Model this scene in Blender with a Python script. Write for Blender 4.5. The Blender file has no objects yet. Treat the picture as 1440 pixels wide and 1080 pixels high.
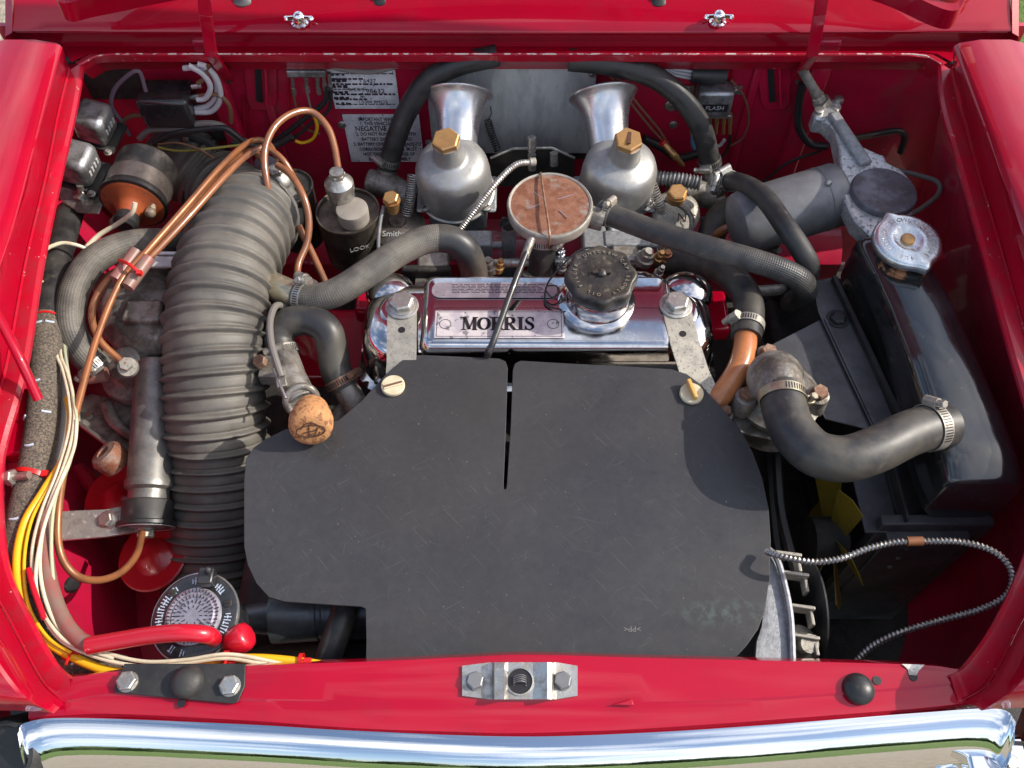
import bpy, bmesh, math, random
from mathutils import Vector, Matrix, Quaternion, noise
random.seed(7)
sc = bpy.context.scene
col = sc.collection
# ---------------------------------------------------------------- camera, sky, sun, exposure
F, PITCH = 1250.0, math.radians(57)          # focal length in photo pixels (1440 wide), downward pitch
CAM = Vector((0, 0, 0.87))                   # z = 0 is the top of the front slam panel, ground is at -0.72
cd = bpy.data.cameras.new('camera'); cam = bpy.data.objects.new('camera', cd); col.objects.link(cam)
cam.location = CAM; cam.rotation_euler = (math.radians(90) - PITCH, 0, 0)
cd.sensor_width = 36; cd.lens = 36 * F / 1440; cd.clip_start = 0.02; cd.clip_end = 500
sc.camera = cam
SUN_EL, SUN_AZ = math.radians(37), math.radians(6)     # azimuth from +X towards the windscreen (+Y)
w = bpy.data.worlds.new('World'); sc.world = w; w.use_nodes = True
nt = w.node_tree; bg = nt.nodes['Background']
sky = nt.nodes.new('ShaderNodeTexSky'); sky.sky_type = 'NISHITA'; sky.sun_disc = False
sky.sun_elevation = SUN_EL; sky.sun_rotation = math.radians(90) - SUN_AZ
sky.air_density = 1.0; sky.dust_density = 2.2
cg = nt.nodes.new('ShaderNodeTexCoord'); cm = nt.nodes.new('ShaderNodeMapping'); cm.inputs['Scale'].default_value = (1.0, 1.0, 2.2)
cn = nt.nodes.new('ShaderNodeTexNoise'); cn.inputs['Scale'].default_value = 1.5; cn.inputs['Detail'].default_value = 4; cn.inputs['Roughness'].default_value = 0.6
cr = nt.nodes.new('ShaderNodeMapRange'); cr.inputs[1].default_value = 0.46; cr.inputs[2].default_value = 0.68; cr.inputs[4].default_value = 0.85
cx_ = nt.nodes.new('ShaderNodeMix'); cx_.data_type = 'RGBA'; cx_.inputs[7].default_value = (7.5, 7.6, 7.9, 1)      # broken white cloud
nt.links.new(cg.outputs['Generated'], cm.inputs[0]); nt.links.new(cm.outputs[0], cn.inputs['Vector']); nt.links.new(cn.outputs[0], cr.inputs[0])
nt.links.new(cr.outputs[0], cx_.inputs[0]); nt.links.new(sky.outputs[0], cx_.inputs[6]); nt.links.new(cx_.outputs[2], bg.inputs[0]); bg.inputs[1].default_value = 0.15
sd = bpy.data.lights.new('sun', 'SUN'); sun = bpy.data.objects.new('sun', sd); col.objects.link(sun)
sd.energy = 3.1; sd.angle = math.radians(0.5); sd.color = (1, 0.94, 0.85)
sdir = Vector((math.cos(SUN_EL) * math.cos(SUN_AZ), math.cos(SUN_EL) * math.sin(SUN_AZ), math.sin(SUN_EL)))
sun.rotation_euler = sdir.to_track_quat('Z', 'Y').to_euler()
sc.view_settings.view_transform = 'Standard'; sc.view_settings.look = 'None'
sc.view_settings.exposure = 0.66; sc.view_settings.gamma = 1.0
sc.cycles.max_bounces = 6; sc.cycles.diffuse_bounces = 3; sc.cycles.glossy_bounces = 4
sc.cycles.use_denoising = True
# ---------------------------------------------------------------- helpers: where things stand
cF = Vector((0, math.cos(PITCH), -math.sin(PITCH))); cU = Vector((0, math.sin(PITCH), math.cos(PITCH))); cR = Vector((1, 0, 0))
def ray(px, py): return (cF + cR * ((px - 720) / F) + cU * ((540 - py) / F))
def P(px, py, z):                            # the point at height z seen at that spot
    d = ray(px, py); return CAM + d * ((z - CAM.z) / d.z)
def Y(px, py, y):                            # the point on the upright plane y = const
    d = ray(px, py); return CAM + d * (y / d.y)
def S(p): return (p - CAM).dot(cF) / F       # metres per photo pixel there
def V(p): return p if isinstance(p, Vector) else P(*p)
X3, Y3, Z3 = Vector((1, 0, 0)), Vector((0, 1, 0)), Vector((0, 0, 1))
def spline(pts, n):                          # Catmull-Rom through the points, n samples per span
    p = [V(a) for a in pts]
    if len(p) == 2: return [p[0].lerp(p[1], i / n) for i in range(n + 1)]
    p = [p[0] * 2 - p[1]] + p + [p[-1] * 2 - p[-2]]; out = []
    for i in range(1, len(p) - 2):
        a, b, c, d = p[i-1:i+3]
        for k in range(n):
            t = k / n
            out.append(0.5 * ((2 * b) + (c - a) * t + (2 * a - 5 * b + 4 * c - d) * t * t + (3 * b - a - 3 * c + d) * t ** 3))
    out.append(p[-2]); return out
def resample(pts, step):
    L = [0]
    for a, b in zip(pts, pts[1:]): L.append(L[-1] + (b - a).length)
    n = max(2, int(L[-1] / step)); out = []; j = 0
    for i in range(n + 1):
        s = L[-1] * i / n
        while j < len(L) - 2 and L[j+1] < s: j += 1
        f = (s - L[j]) / max(1e-9, L[j+1] - L[j]); out.append(pts[j].lerp(pts[j+1], min(1, f)))
    return out, L[-1]
def frame(d):                                # two axes square to d
    d = d.normalized(); a = Z3 if abs(d.z) < 0.9 else Y3
    u = a.cross(d).normalized(); return u, d.cross(u).normalized()
class MB:
    def __init__(s): s.v, s.f, s.uv = [], [], []
    def add(s, v, f, uv=None):
        o = len(s.v); s.v += v; s.f += [[i + o for i in q] for q in f]
        s.uv += uv if uv else [[(v[i].x, v[i].y) for i in q] for q in f]; return s
    def tube(s, path, r, n=14, cap=True, rf=None):
        m = len(path); T = []
        for i in range(m): T.append((path[min(i+1, m-1)] - path[max(i-1, 0)]).normalized())
        u, w_ = frame(T[0]); L = 0; v = []; Ls = []
        for i in range(m):
            if i:
                u = (u - T[i] * u.dot(T[i])).normalized(); L += (path[i] - path[i-1]).length
            w_ = T[i].cross(u); Ls.append(L)
            ri = r[i] if isinstance(r, list) else r
            for k in range(n):
                a = 2 * math.pi * k / n; rr = ri * (rf(L, k / n) if rf else 1)
                v.append(path[i] + u * (math.cos(a) * rr) + w_ * (math.sin(a) * rr))
        f, uv = [], []
        for i in range(m - 1):
            for k in range(n):
                k2 = (k + 1) % n; f.append([i*n+k, i*n+k2, (i+1)*n+k2, (i+1)*n+k])
                uv.append([(Ls[i], k/n), (Ls[i], (k+1)/n), (Ls[i+1], (k+1)/n), (Ls[i+1], k/n)])
        if cap:
            f.append(list(range(n))[::-1]); uv.append([(0, 0)] * n)
            f.append([(m-1)*n + k for k in range(n)]); uv.append([(0, 0)] * n)
        return s.add(v, f, uv)
    def lathe(s, A, d, prof, n=32, cap=True, sx=1.0, scal=None):   # prof: (along d, radius) in mm
        u, w_ = frame(d); d = d.normalized(); v = []
        for t, r in prof:
            for k in range(n):
                a = 2 * math.pi * k / n; q = scal(a) if scal else 1
                v.append(A + d * (t / 1000) + (u * math.cos(a) * sx + w_ * math.sin(a)) * (r * q / 1000))
        f, uv = [], []
        for i in range(len(prof) - 1):
            for k in range(n):
                k2 = (k + 1) % n; f.append([i*n+k, i*n+k2, (i+1)*n+k2, (i+1)*n+k])
                uv.append([(i/10, k/n), (i/10, (k+1)/n), ((i+1)/10, (k+1)/n), ((i+1)/10, k/n)])
        if cap:
            f.append(list(range(n))[::-1]); uv.append([(0, 0)] * n)
            f.append([(len(prof)-1)*n + k for k in range(n)]); uv.append([(0, 0)] * n)
        return s.add(v, f, uv)
    def cyl(s, A, B, r, n=20): return s.tube([V(A), V(B)], r, n)
    def hexa(s, A, d, r, h, rot=0.3, n=6, ch=0.85):                # bolt head, mm
        u, w_ = frame(d); d = d.normalized(); v = []
        for t, q in ((0, 1), (h * 0.85, 1), (h, ch)):
            for k in range(n):
                a = 2 * math.pi * k / n + rot
                v.append(A + d * (t / 1000) + (u * math.cos(a) + w_ * math.sin(a)) * (r * q / 1000))
        f = [[i*n+k, i*n+(k+1) % n, (i+1)*n+(k+1) % n, (i+1)*n+k] for i in range(2) for k in range(n)]
        f += [list(range(n))[::-1], [2*n+k for k in range(n)]]
        return s.add(v, f)
    def box(s, c, ax, ay, az, sx, sy, sz):                         # centre, axes, full sizes (metres)
        v = [c + ax * (sx/2*i) + ay * (sy/2*j) + az * (sz/2*k) for i in (-1, 1) for j in (-1, 1) for k in (-1, 1)]
        return s.add(v, [[0,1,3,2],[4,6,7,5],[0,4,5,1],[2,3,7,6],[0,2,6,4],[1,5,7,3]])
    def bar(s, A, B, w, h, up=Z3):                                 # rectangular bar from A to B
        A, B = V(A), V(B); d = (B - A).normalized(); sd_ = up.cross(d).normalized(); u = d.cross(sd_)
        return s.box((A + B) / 2, d, sd_, u, (B - A).length, w, h)
    def prism(s, pts, off):                                        # closed outline, extruded by off
        n = len(pts); v = list(pts) + [p + off for p in pts]
        return s.add(v, [list(range(n)), [n + k for k in range(n)][::-1]] + [[k, (k+1) % n, n+(k+1) % n, n+k] for k in range(n)])
    def loft(s, rows, closed=False):
        m = len(rows[0]); assert all(len(r) == m for r in rows); v = [p for r in rows for p in r]; f, uv = [], []
        for i in range(len(rows) - 1):
            for k in range(m if closed else m - 1):
                k2 = (k + 1) % m; f.append([i*m+k, i*m+k2, (i+1)*m+k2, (i+1)*m+k])
                uv.append([(k/m, i), ((k+1)/m, i), ((k+1)/m, i+1), (k/m, i+1)])
        return s.add(v, f, uv)
    def ball(s, c, r, n=16, sc_=(1, 1, 1)):
        v = []; f = []; m = n // 2
        for i in range(m + 1):
            a = math.pi * i / m
            for k in range(n):
                b = 2 * math.pi * k / n
                v.append(c + Vector((math.sin(a)*math.cos(b)*sc_[0], math.sin(a)*math.sin(b)*sc_[1], math.cos(a)*sc_[2])) * r)
        for i in range(m):
            for k in range(n): f.append([i*n+k, (i+1)*n+k, (i+1)*n+(k+1) % n, i*n+(k+1) % n])
        return s.add(v, f)
    def coil(s, path, r, pitch, wire, n=6, per=12):                # a wire wound round the path
        pts, L = resample(path, pitch / per); m = len(pts); u = None; out = []
        for i in range(m):
            T = (pts[min(i+1, m-1)] - pts[max(i-1, 0)]).normalized()
            u = frame(T)[0] if u is None else (u - T * u.dot(T)).normalized()
            a = 2 * math.pi * i / per
            out.append(pts[i] + u * (math.cos(a) * r) + T.cross(u) * (math.sin(a) * r))
        return s.tube(out, wire, n)
    def mesh(s, name, origin, angle=35, recalc=True):
        me = bpy.data.meshes.new(name)
        me.from_pydata([tuple(p - origin) for p in s.v], [], s.f)
        ul = me.uv_layers.new(name='uv'); i = 0; flat = []
        for q in s.uv:
            for c in q: flat += [c[0], c[1]]
        ul.data.foreach_set('uv', flat)
        if recalc:
            bm = bmesh.new(); bm.from_mesh(me); bmesh.ops.remove_doubles(bm, verts=bm.verts, dist=1e-6)
            bmesh.ops.recalc_face_normals(bm, faces=bm.faces); bm.to_mesh(me); bm.free()
        me.shade_smooth(); me.set_sharp_from_angle(angle=math.radians(angle)); return me
def tag(o, label=None, cat=None, group=None, kind=None):
    if label: o['label'] = label
    if cat: o['category'] = cat
    if group: o['group'] = group
    if kind: o['kind'] = kind
    return o
def solid(o, t, off=-1):
    m = o.modifiers.new('solid', 'SOLIDIFY'); m.thickness = t; m.offset = off
    e = o.modifiers.new('crisp', 'EDGE_SPLIT'); e.split_angle = math.radians(62); return o
def bevel(o, wd, seg=2, ang=40):
    m = o.modifiers.new('bevel', 'BEVEL'); m.width = wd; m.segments = seg; m.limit_method = 'ANGLE'; m.angle_limit = math.radians(ang)
    m.harden_normals = False; return o
class Thing:                                 # an Empty at the thing's base that parents its parts
    def __init__(s, name, label, cat, loc, group=None):
        s.o = bpy.data.objects.new(name, None); s.o.empty_display_size = 0.02; s.loc = V(loc).copy(); s.o.location = s.loc
        col.objects.link(s.o); tag(s.o, label, cat, group)
    def part(s, name, mb, mat, parent=None, label=None, bev=0, angle=35, kind=None):
        me = mb.mesh(name, s.loc, angle); me.materials.append(mat)
        o = bpy.data.objects.new(name, me); col.objects.link(o); o.parent = parent or s.o
        if label: o['label'] = label
        if kind: o['kind'] = kind
        if bev: bevel(o, bev)
        return o
def solo(name, label, cat, mb, mat, group=None, bev=0, angle=35, kind=None):
    c = sum(mb.v, Vector()) / len(mb.v); c = Vector((c.x, c.y, min(p.z for p in mb.v)))
    me = mb.mesh(name, c, angle); me.materials.append(mat)
    o = bpy.data.objects.new(name, me); o.location = c; col.objects.link(o); tag(o, label, cat, group, kind)
    if bev: bevel(o, bev)
    return o
# ---------------------------------------------------------------- materials
def mat(name, base, rough=0.5, metal=0.0, base2=None, ns=40, lo=0.42, hi=0.6, rough2=None, bump=0.0, bs=150, coat=0.0,
        dirt_or_shade=None, dlo=0.55, dhi=0.7, ds=60, dstr=1.0, bdist=0.0006, stretch=(1, 1, 1), extra=None, metal2=None, spec=0.5, detail=5):
    m = bpy.data.materials.new(name); m.use_nodes = True; t = m.node_tree; N, L = t.nodes, t.links; b = N['Principled BSDF']
    b.inputs['Base Color'].default_value = (*base, 1); b.inputs['Roughness'].default_value = rough
    b.inputs['Metallic'].default_value = metal; b.inputs['Specular IOR Level'].default_value = spec
    if coat: b.inputs['Coat Weight'].default_value = coat; b.inputs['Coat IOR'].default_value = 1.5; b.inputs['Coat Roughness'].default_value = 0.04
    tc = N.new('ShaderNodeTexCoord'); mp = N.new('ShaderNodeMapping'); L.new(tc.outputs['Object'], mp.inputs[0]); mp.inputs['Scale'].default_value = stretch
    def nz(scale, a, b_, det=detail, off=0):
        n = N.new('ShaderNodeTexNoise'); n.inputs['Scale'].default_value = scale; n.inputs['Detail'].default_value = det; n.inputs['Roughness'].default_value = 0.62
        if off:
            q = N.new('ShaderNodeMapping'); q.inputs['Location'].default_value = (off, off * .7, off * 1.3); L.new(mp.outputs[0], q.inputs[0]); L.new(q.outputs[0], n.inputs['Vector'])
        else: L.new(mp.outputs[0], n.inputs['Vector'])
        r = N.new('ShaderNodeMapRange'); r.inputs[1].default_value = a; r.inputs[2].default_value = b_; L.new(n.outputs[0], r.inputs[0]); return r.outputs[0]
    def mix(f, a, b_, kind='RGBA'):
        x = N.new('ShaderNodeMix'); x.data_type = kind
        ia, ib, o = (6, 7, 2) if kind == 'RGBA' else (2, 3, 0)
        L.new(f, x.inputs[0])
        for i, q in ((ia, a), (ib, b_)):
            if hasattr(q, 'type') and hasattr(q, 'links'): L.new(q, x.inputs[i])
            else: x.inputs[i].default_value = (*q, 1) if kind == 'RGBA' else q
        return x.outputs[o]
    c, r, me = base, rough, metal
    if base2:
        f = nz(ns, lo, hi); c = mix(f, c, base2)
        if rough2 is not None: r = mix(f, r, rough2, 'FLOAT')
        if metal2 is not None: me = mix(f, me, metal2, 'FLOAT')
    if extra: c, r, me = extra(t, tc, mp, nz, mix, c, r, me)
    if dirt_or_shade:
        f = nz(ds, dlo, dhi, 8, 3.1)
        if dstr != 1:
            q = N.new('ShaderNodeMath'); q.operation = 'MULTIPLY'; q.inputs[1].default_value = dstr; L.new(f, q.inputs[0]); f = q.outputs[0]
        c = mix(f, c, dirt_or_shade); r = mix(f, r, 0.85, 'FLOAT'); me = mix(f, me, 0.0, 'FLOAT') if metal or metal2 else me
    for v_, k in ((c, 'Base Color'), (r, 'Roughness'), (me, 'Metallic')):
        if hasattr(v_, 'links'): L.new(v_, b.inputs[k])
    if bump:
        h = nz(bs, 0, 1, 6, 7.7); bp = N.new('ShaderNodeBump'); bp.inputs['Strength'].default_value = bump; bp.inputs['Distance'].default_value = bdist
        L.new(h, bp.inputs['Height']); L.new(bp.outputs[0], b.inputs['Normal'])
        m['bumpnode'] = bp.name
    return m
def chips(color, scale=90, lo=0.66, hi=0.69, m=0.0):
    def fn(t, tc, mp, nz, mix, c, r, me):
        f = nz(scale, lo, hi, 10, 1.7)
        return mix(f, c, color), mix(f, r, 0.7, 'FLOAT'), me
    return fn
DUST = (0.22, 0.18, 0.13)
paint = mat('red_gloss_paint', (0.39, 0.0008, 0.019), 0.34, base2=(0.34, 0.0008, 0.016), ns=6, coat=1.0, spec=0.1, bump=0.08, bs=260, bdist=0.0003, extra=chips((0.45, 0.30, 0.28), 210, 0.765, 0.785), dirt_or_shade=(0.16, 0.012, 0.02), dlo=0.55, dhi=0.8, ds=16, dstr=0.35)
paint_bay = mat('red_bay_paint', (0.48, 0.007, 0.044), 0.38, base2=(0.40, 0.008, 0.040), ns=14, coat=0.5, bump=0.12, bs=160, bdist=0.0005,
                dirt_or_shade=(0.16, 0.03, 0.035), dlo=0.52, dhi=0.75, ds=22, dstr=0.55, extra=chips((0.50, 0.42, 0.38), 130, 0.71, 0.73))
paint_edge = mat('worn_red_edge', (0.42, 0.004, 0.022), 0.30, base2=(0.34, 0.015, 0.03), ns=40, coat=0.3, spec=0.3, bump=0.3, bs=220,
                 extra=chips((0.52, 0.40, 0.38), 120, 0.665, 0.69))
chrome = mat('chrome', (0.86, 0.87, 0.88), 0.035, 1.0, bump=0.04, bs=25, bdist=0.002, dirt_or_shade=(0.5, 0.47, 0.42), dlo=0.72, dhi=0.85, ds=120, dstr=0.5)
chrome2 = mat('pitted_chrome', (0.64, 0.62, 0.62), 0.06, 1.0, base2=(0.52, 0.50, 0.50), ns=50, rough2=0.16, bump=0.12, bs=60, bdist=0.001,
              dirt_or_shade=(0.20, 0.16, 0.13), dlo=0.66, dhi=0.74, ds=160, dstr=0.5)
zinc = mat('zinc_plate', (0.55, 0.54, 0.50), 0.34, 0.9, base2=(0.33, 0.31, 0.28), ns=90, rough2=0.55, bump=0.3, bs=500, dirt_or_shade=DUST, dlo=0.58, dhi=0.72, ds=160, dstr=0.7)
galv = mat('spotted_galvanised', (0.40, 0.37, 0.31), 0.5, 0.5, base2=(0.30, 0.28, 0.24), ns=60, bump=0.3, bs=500, dirt_or_shade=(0.16, 0.13, 0.11), dlo=0.56, dhi=0.62, ds=330, dstr=0.85)
alu = mat('polished_aluminium', (0.47, 0.465, 0.445), 0.40, 0.7, base2=(0.36, 0.355, 0.34), ns=22, rough2=0.5, bump=0.45, bs=300, bdist=0.0005, dirt_or_shade=(0.20, 0.175, 0.14), dlo=0.54, dhi=0.75, ds=55, dstr=0.5)
alu_sheet = mat('dull_aluminium_sheet', (0.60, 0.61, 0.61), 0.42, 0.35, base2=(0.42, 0.43, 0.43), ns=14, rough2=0.55, bump=0.15, bs=300, dirt_or_shade=(0.25, 0.24, 0.22), dlo=0.60, dhi=0.72, ds=45, dstr=0.6, stretch=(3, 3, 1))
cast = mat('oily_casting', (0.33, 0.31, 0.28), 0.5, 0.6, base2=(0.14, 0.125, 0.105), ns=35, rough2=0.4, bump=0.6, bs=260, bdist=0.0012, dirt_or_shade=(0.10, 0.075, 0.05), dlo=0.50, dhi=0.66, ds=60, dstr=0.8)
cast_clean = mat('grey_casting', (0.36, 0.37, 0.385), 0.55, 0.5, base2=(0.21, 0.215, 0.22), ns=160, lo=.35, hi=.7, bump=0.5, bs=400, bdist=0.001, dirt_or_shade=(0.2, 0.17, 0.13), dlo=0.60, dhi=0.75, ds=70, dstr=0.7)
rubber = mat('black_rubber', (0.018, 0.018, 0.019), 0.40, base2=(0.036, 0.034, 0.032), ns=25, rough2=0.62, bump=0.25, bs=250, dirt_or_shade=(0.16, 0.135, 0.10), dlo=0.58, dhi=0.8, ds=60, dstr=0.5)
duct_m = mat('dusty_grey_duct', (0.085, 0.079, 0.070), 0.58, base2=(0.14, 0.127, 0.108), ns=12, bump=0.3, bs=500, bdist=0.0004, dirt_or_shade=(0.06, 0.055, 0.05), dlo=0.60, dhi=0.75, ds=40, dstr=0.5)
def braid(t, tc, mp, nz, mix, c, r, me):
    N, L = t.nodes, t.links; uvn = N.new('ShaderNodeUVMap'); sp = N.new('ShaderNodeSeparateXYZ'); L.new(uvn.outputs[0], sp.inputs[0])
    out = []
    for sgn in (1, -1):
        a = N.new('ShaderNodeMath'); a.operation = 'MULTIPLY'; a.inputs[1].default_value = 1150.0; L.new(sp.outputs[0], a.inputs[0])
        b = N.new('ShaderNodeMath'); b.operation = 'MULTIPLY_ADD'; b.inputs[1].default_value = sgn * 2 * math.pi * 17; L.new(sp.outputs[1], b.inputs[0]); L.new(a.outputs[0], b.inputs[2])
        s_ = N.new('ShaderNodeMath'); s_.operation = 'SINE'; L.new(b.outputs[0], s_.inputs[0]); out.append(s_.outputs[0])
    m_ = N.new('ShaderNodeMath'); m_.operation = 'MULTIPLY'; L.new(out[0], m_.inputs[0]); L.new(out[1], m_.inputs[1])
    bp = N.new('ShaderNodeBump'); bp.inputs['Strength'].default_value = 0.45; bp.inputs['Distance'].default_value = 0.0005
    L.new(m_.outputs[0], bp.inputs['Height']); L.new(bp.outputs[0], N['Principled BSDF'].inputs['Normal'])
    return c, r, me
braided = mat('braided_grey_rubber', (0.13, 0.117, 0.097), 0.58, base2=(0.075, 0.069, 0.06), ns=30, extra=braid, dirt_or_shade=(0.05, 0.045, 0.04), dlo=0.55, dhi=0.7, ds=50, dstr=0.6)
braided_dark = mat('braided_dark_rubber', (0.035, 0.035, 0.036), 0.42, base2=(0.075, 0.07, 0.062), ns=30, extra=braid)
hose_m = mat('smooth_black_hose', (0.026, 0.026, 0.028), 0.42, base2=(0.070, 0.063, 0.051), ns=22, rough2=0.5, bump=0.15, bs=600, bdist=0.0004, dirt_or_shade=(0.18, 0.155, 0.12), dlo=0.58, dhi=0.8, ds=30, dstr=0.6)
def scratch(t, tc, mp, nz, mix, c, r, me):
    N, L = t.nodes, t.links
    for rot, th, sd_ in ((0.5, 0.70, 1.0), (1.5, 0.73, 4.0), (2.3, 0.69, 8.0), (0.9, 0.72, 12.0), (2.9, 0.73, 19.0)):
        q = N.new('ShaderNodeMapping'); q.vector_type = 'TEXTURE'; q.inputs['Rotation'].default_value = (0, 0, rot); q.inputs['Scale'].default_value = (0.038 + sd_ * .002, 0.0010, 1); q.inputs['Location'].default_value = (sd_, 0, 0)
        L.new(tc.outputs['Object'], q.inputs[0]); n = N.new('ShaderNodeTexNoise'); n.inputs['Scale'].default_value = 1.0; n.inputs['Detail'].default_value = 1.5; L.new(q.outputs[0], n.inputs['Vector'])
        s_ = N.new('ShaderNodeMapRange'); s_.inputs[1].default_value = th; s_.inputs[2].default_value = th + .05; s_.inputs[4].default_value = .55; L.new(n.outputs[0], s_.inputs[0])
        c = mix(s_.outputs[0], c, (0.12, 0.12, 0.115))
    f = nz(330, 0.74, 0.77, 2, 5); c = mix(f, c, (0.28, 0.27, 0.25))
    r = mix(nz(9, 0.38, 0.68, 6, 9.4), 0.27, 0.58, 'FLOAT')                          # rubbed and dull areas
    # pale green worn film with its own outline near the lower right corner
    q = N.new('ShaderNodeMapping'); q.vector_type = 'TEXTURE'; q.inputs['Location'].default_value = (0.232, -0.118, 0); q.inputs['Scale'].default_value = (0.072, 0.020, 1); L.new(tc.outputs['Object'], q.inputs[0])
    ln = N.new('ShaderNodeVectorMath'); ln.operation = 'LENGTH'; L.new(q.outputs[0], ln.inputs[0])
    g = N.new('ShaderNodeMapRange'); g.inputs[1].default_value = 1.0; g.inputs[2].default_value = 0.2; L.new(ln.outputs[1], g.inputs[0])
    n2 = nz(110, 0.46, 0.62, 8, 2.2); mm = N.new('ShaderNodeMath'); mm.operation = 'MULTIPLY'; L.new(g.outputs[0], mm.inputs[0]); L.new(n2, mm.inputs[1])
    c = mix(mm.outputs[0], c, (0.075, 0.098, 0.088))
    return c, r, me
shield_m = mat('scuffed_black_plastic', (0.036, 0.036, 0.039), 0.42, base2=(0.046, 0.046, 0.048), ns=110, lo=.3, hi=.75, rough2=0.5, bump=0.35, bs=620, bdist=0.0003, extra=scratch, dirt_or_shade=(0.032, 0.028, 0.024), dlo=0.42, dhi=0.76, ds=4.5, dstr=0.5, spec=0.4)  # broad brownish blotches put the sheet's dimmer reflection into its colour, not grime
black_gloss = mat('black_gloss_enamel', (0.016, 0.016, 0.018), 0.22, base2=(0.03, 0.029, 0.028), ns=20, rough2=0.4, coat=0.5, bump=0.3, bs=30, bdist=0.0015, dirt_or_shade=(0.14, 0.125, 0.10), dlo=0.58, dhi=0.8, ds=50, dstr=0.4)
black_satin = mat('black_satin_steel', (0.014, 0.014, 0.015), 0.5, base2=(0.028, 0.027, 0.026), ns=25, rough2=0.6, bump=0.2, bs=200, dirt_or_shade=(0.15, 0.13, 0.10), dlo=0.62, dhi=0.78, ds=70, dstr=0.5)
grey_steel = mat('dusty_grey_steel', (0.20, 0.20, 0.205), 0.42, 0.3, base2=(0.14, 0.14, 0.145), ns=20, rough2=0.55, bump=0.2, bs=150, dirt_or_shade=(0.2, 0.17, 0.13), dlo=0.60, dhi=0.78, ds=90, dstr=0.6)
blue_grey = mat('blue_grey_enamel', (0.13, 0.15, 0.16), 0.35, 0.5, base2=(0.09, 0.10, 0.11), ns=40, bump=0.2, bs=300, dirt_or_shade=(0.10, 0.08, 0.06), dlo=0.58, dhi=0.7, ds=110, dstr=0.8)
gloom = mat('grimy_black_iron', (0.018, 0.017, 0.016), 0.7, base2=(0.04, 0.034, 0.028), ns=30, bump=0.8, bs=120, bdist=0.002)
brass = mat('brass', (0.58, 0.33, 0.12), 0.36, 0.7, base2=(0.46, 0.26, 0.11), ns=60, rough2=0.45, bump=0.2, bs=300, dirt_or_shade=(0.2, 0.11, 0.05), dlo=0.6, dhi=0.72, ds=140, dstr=0.6)
copper = mat('copper_pipe', (0.32, 0.125, 0.05), 0.3, 0.3, base2=(0.21, 0.085, 0.038), ns=30, rough2=0.42, bump=0.1, bs=100, dirt_or_shade=(0.12, 0.06, 0.03), dlo=0.62, dhi=0.75, ds=120, dstr=0.6)
tube_brown = mat('amber_plastic_pipe', (0.27, 0.10, 0.038), 0.28, 0.0, base2=(0.19, 0.07, 0.03), ns=20, coat=0.4, spec=0.6)
orange_pipe = mat('orange_copper_pipe', (0.50, 0.19, 0.07), 0.28, 0.0, base2=(0.36, 0.125, 0.05), ns=20, coat=0.4, dirt_or_shade=(0.2, 0.09, 0.05), dlo=0.6, dhi=0.75, ds=70, dstr=0.5)
rust = mat('rusty_steel', (0.20, 0.075, 0.04), 0.6, 0.2, base2=(0.30, 0.14, 0.085), ns=70, rough2=0.45, bump=0.8, bs=420, bdist=0.0008, detail=9, dirt_or_shade=(0.27, 0.23, 0.20), dlo=0.56, dhi=0.63, ds=26, dstr=0.75)
bracket_m = mat('dark_bracket_steel', (0.075, 0.075, 0.08), 0.42, 0.3, base2=(0.05, 0.05, 0.055), ns=20, rough2=0.55, bump=0.2, bs=150, dirt_or_shade=(0.14, 0.12, 0.10), dlo=0.60, dhi=0.78, ds=90, dstr=0.6)
rust_bolt = mat('rusty_bolt', (0.20, 0.10, 0.06), 0.55, 0.4, base2=(0.30, 0.19, 0.13), ns=90, bump=0.5, bs=400)
orange = mat('orange_bakelite', (0.42, 0.095, 0.03), 0.38, base2=(0.30, 0.07, 0.025), ns=30, bump=0.2, bs=200, dirt_or_shade=(0.08, 0.05, 0.03), dlo=0.58, dhi=0.72, ds=70, dstr=0.7)
cream = mat('cream_nylon', (0.62, 0.55, 0.38), 0.38, base2=(0.54, 0.46, 0.30), ns=60, bump=0.1, bs=200)
cork = mat('cork', (0.46, 0.22, 0.085), 0.8, base2=(0.22, 0.09, 0.035), ns=150, lo=.50, hi=.60, bump=0.8, bs=300, bdist=0.0012, dirt_or_shade=(0.52, 0.30, 0.15), dlo=0.58, dhi=0.66, ds=180, dstr=0.7)
cork_grey = mat('dusty_plastic_cap', (0.30, 0.27, 0.23), 0.75, base2=(0.24, 0.21, 0.18), ns=40, bump=0.3, bs=300)
mould = mat('moulded_mark', (0.16, 0.16, 0.155), 0.5)
bur = mat('burnt_lettering', (0.08, 0.03, 0.015), 0.8)
loom_m = mat('cloth_loom', (0.17, 0.135, 0.10), 0.9, base2=(0.05, 0.045, 0.04), ns=380, lo=.4, hi=.6, bump=0.9, bs=700, bdist=0.0012, dirt_or_shade=(0.03, 0.03, 0.03), dlo=0.5, dhi=0.65, ds=15, dstr=0.5)
yellow = mat('yellow_wire', (0.75, 0.42, 0.01), 0.35); white_w = mat('cream_wire', (0.62, 0.55, 0.40), 0.4, base2=(0.5, 0.43, 0.3), ns=40)
white = mat('white_wire', (0.46, 0.44, 0.46), 0.4); grey_w = mat('grey_wire', (0.16, 0.145, 0.13), 0.5); black_w = mat('black_wire', (0.02, 0.02, 0.02), 0.45)
blue_w = mat('blue_wire', (0.10, 0.25, 0.40), 0.4); brown_w = mat('brown_wire', (0.16, 0.075, 0.04), 0.45); red_w = mat('red_rubber', (0.46, 0.006, 0.02), 0.28, coat=0.3)
red_tie = mat('red_tie', (0.55, 0.012, 0.012), 0.35); maroon = mat('maroon_sleeve', (0.25, 0.09, 0.075), 0.42, base2=(0.2, 0.13, 0.10), ns=40)
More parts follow.
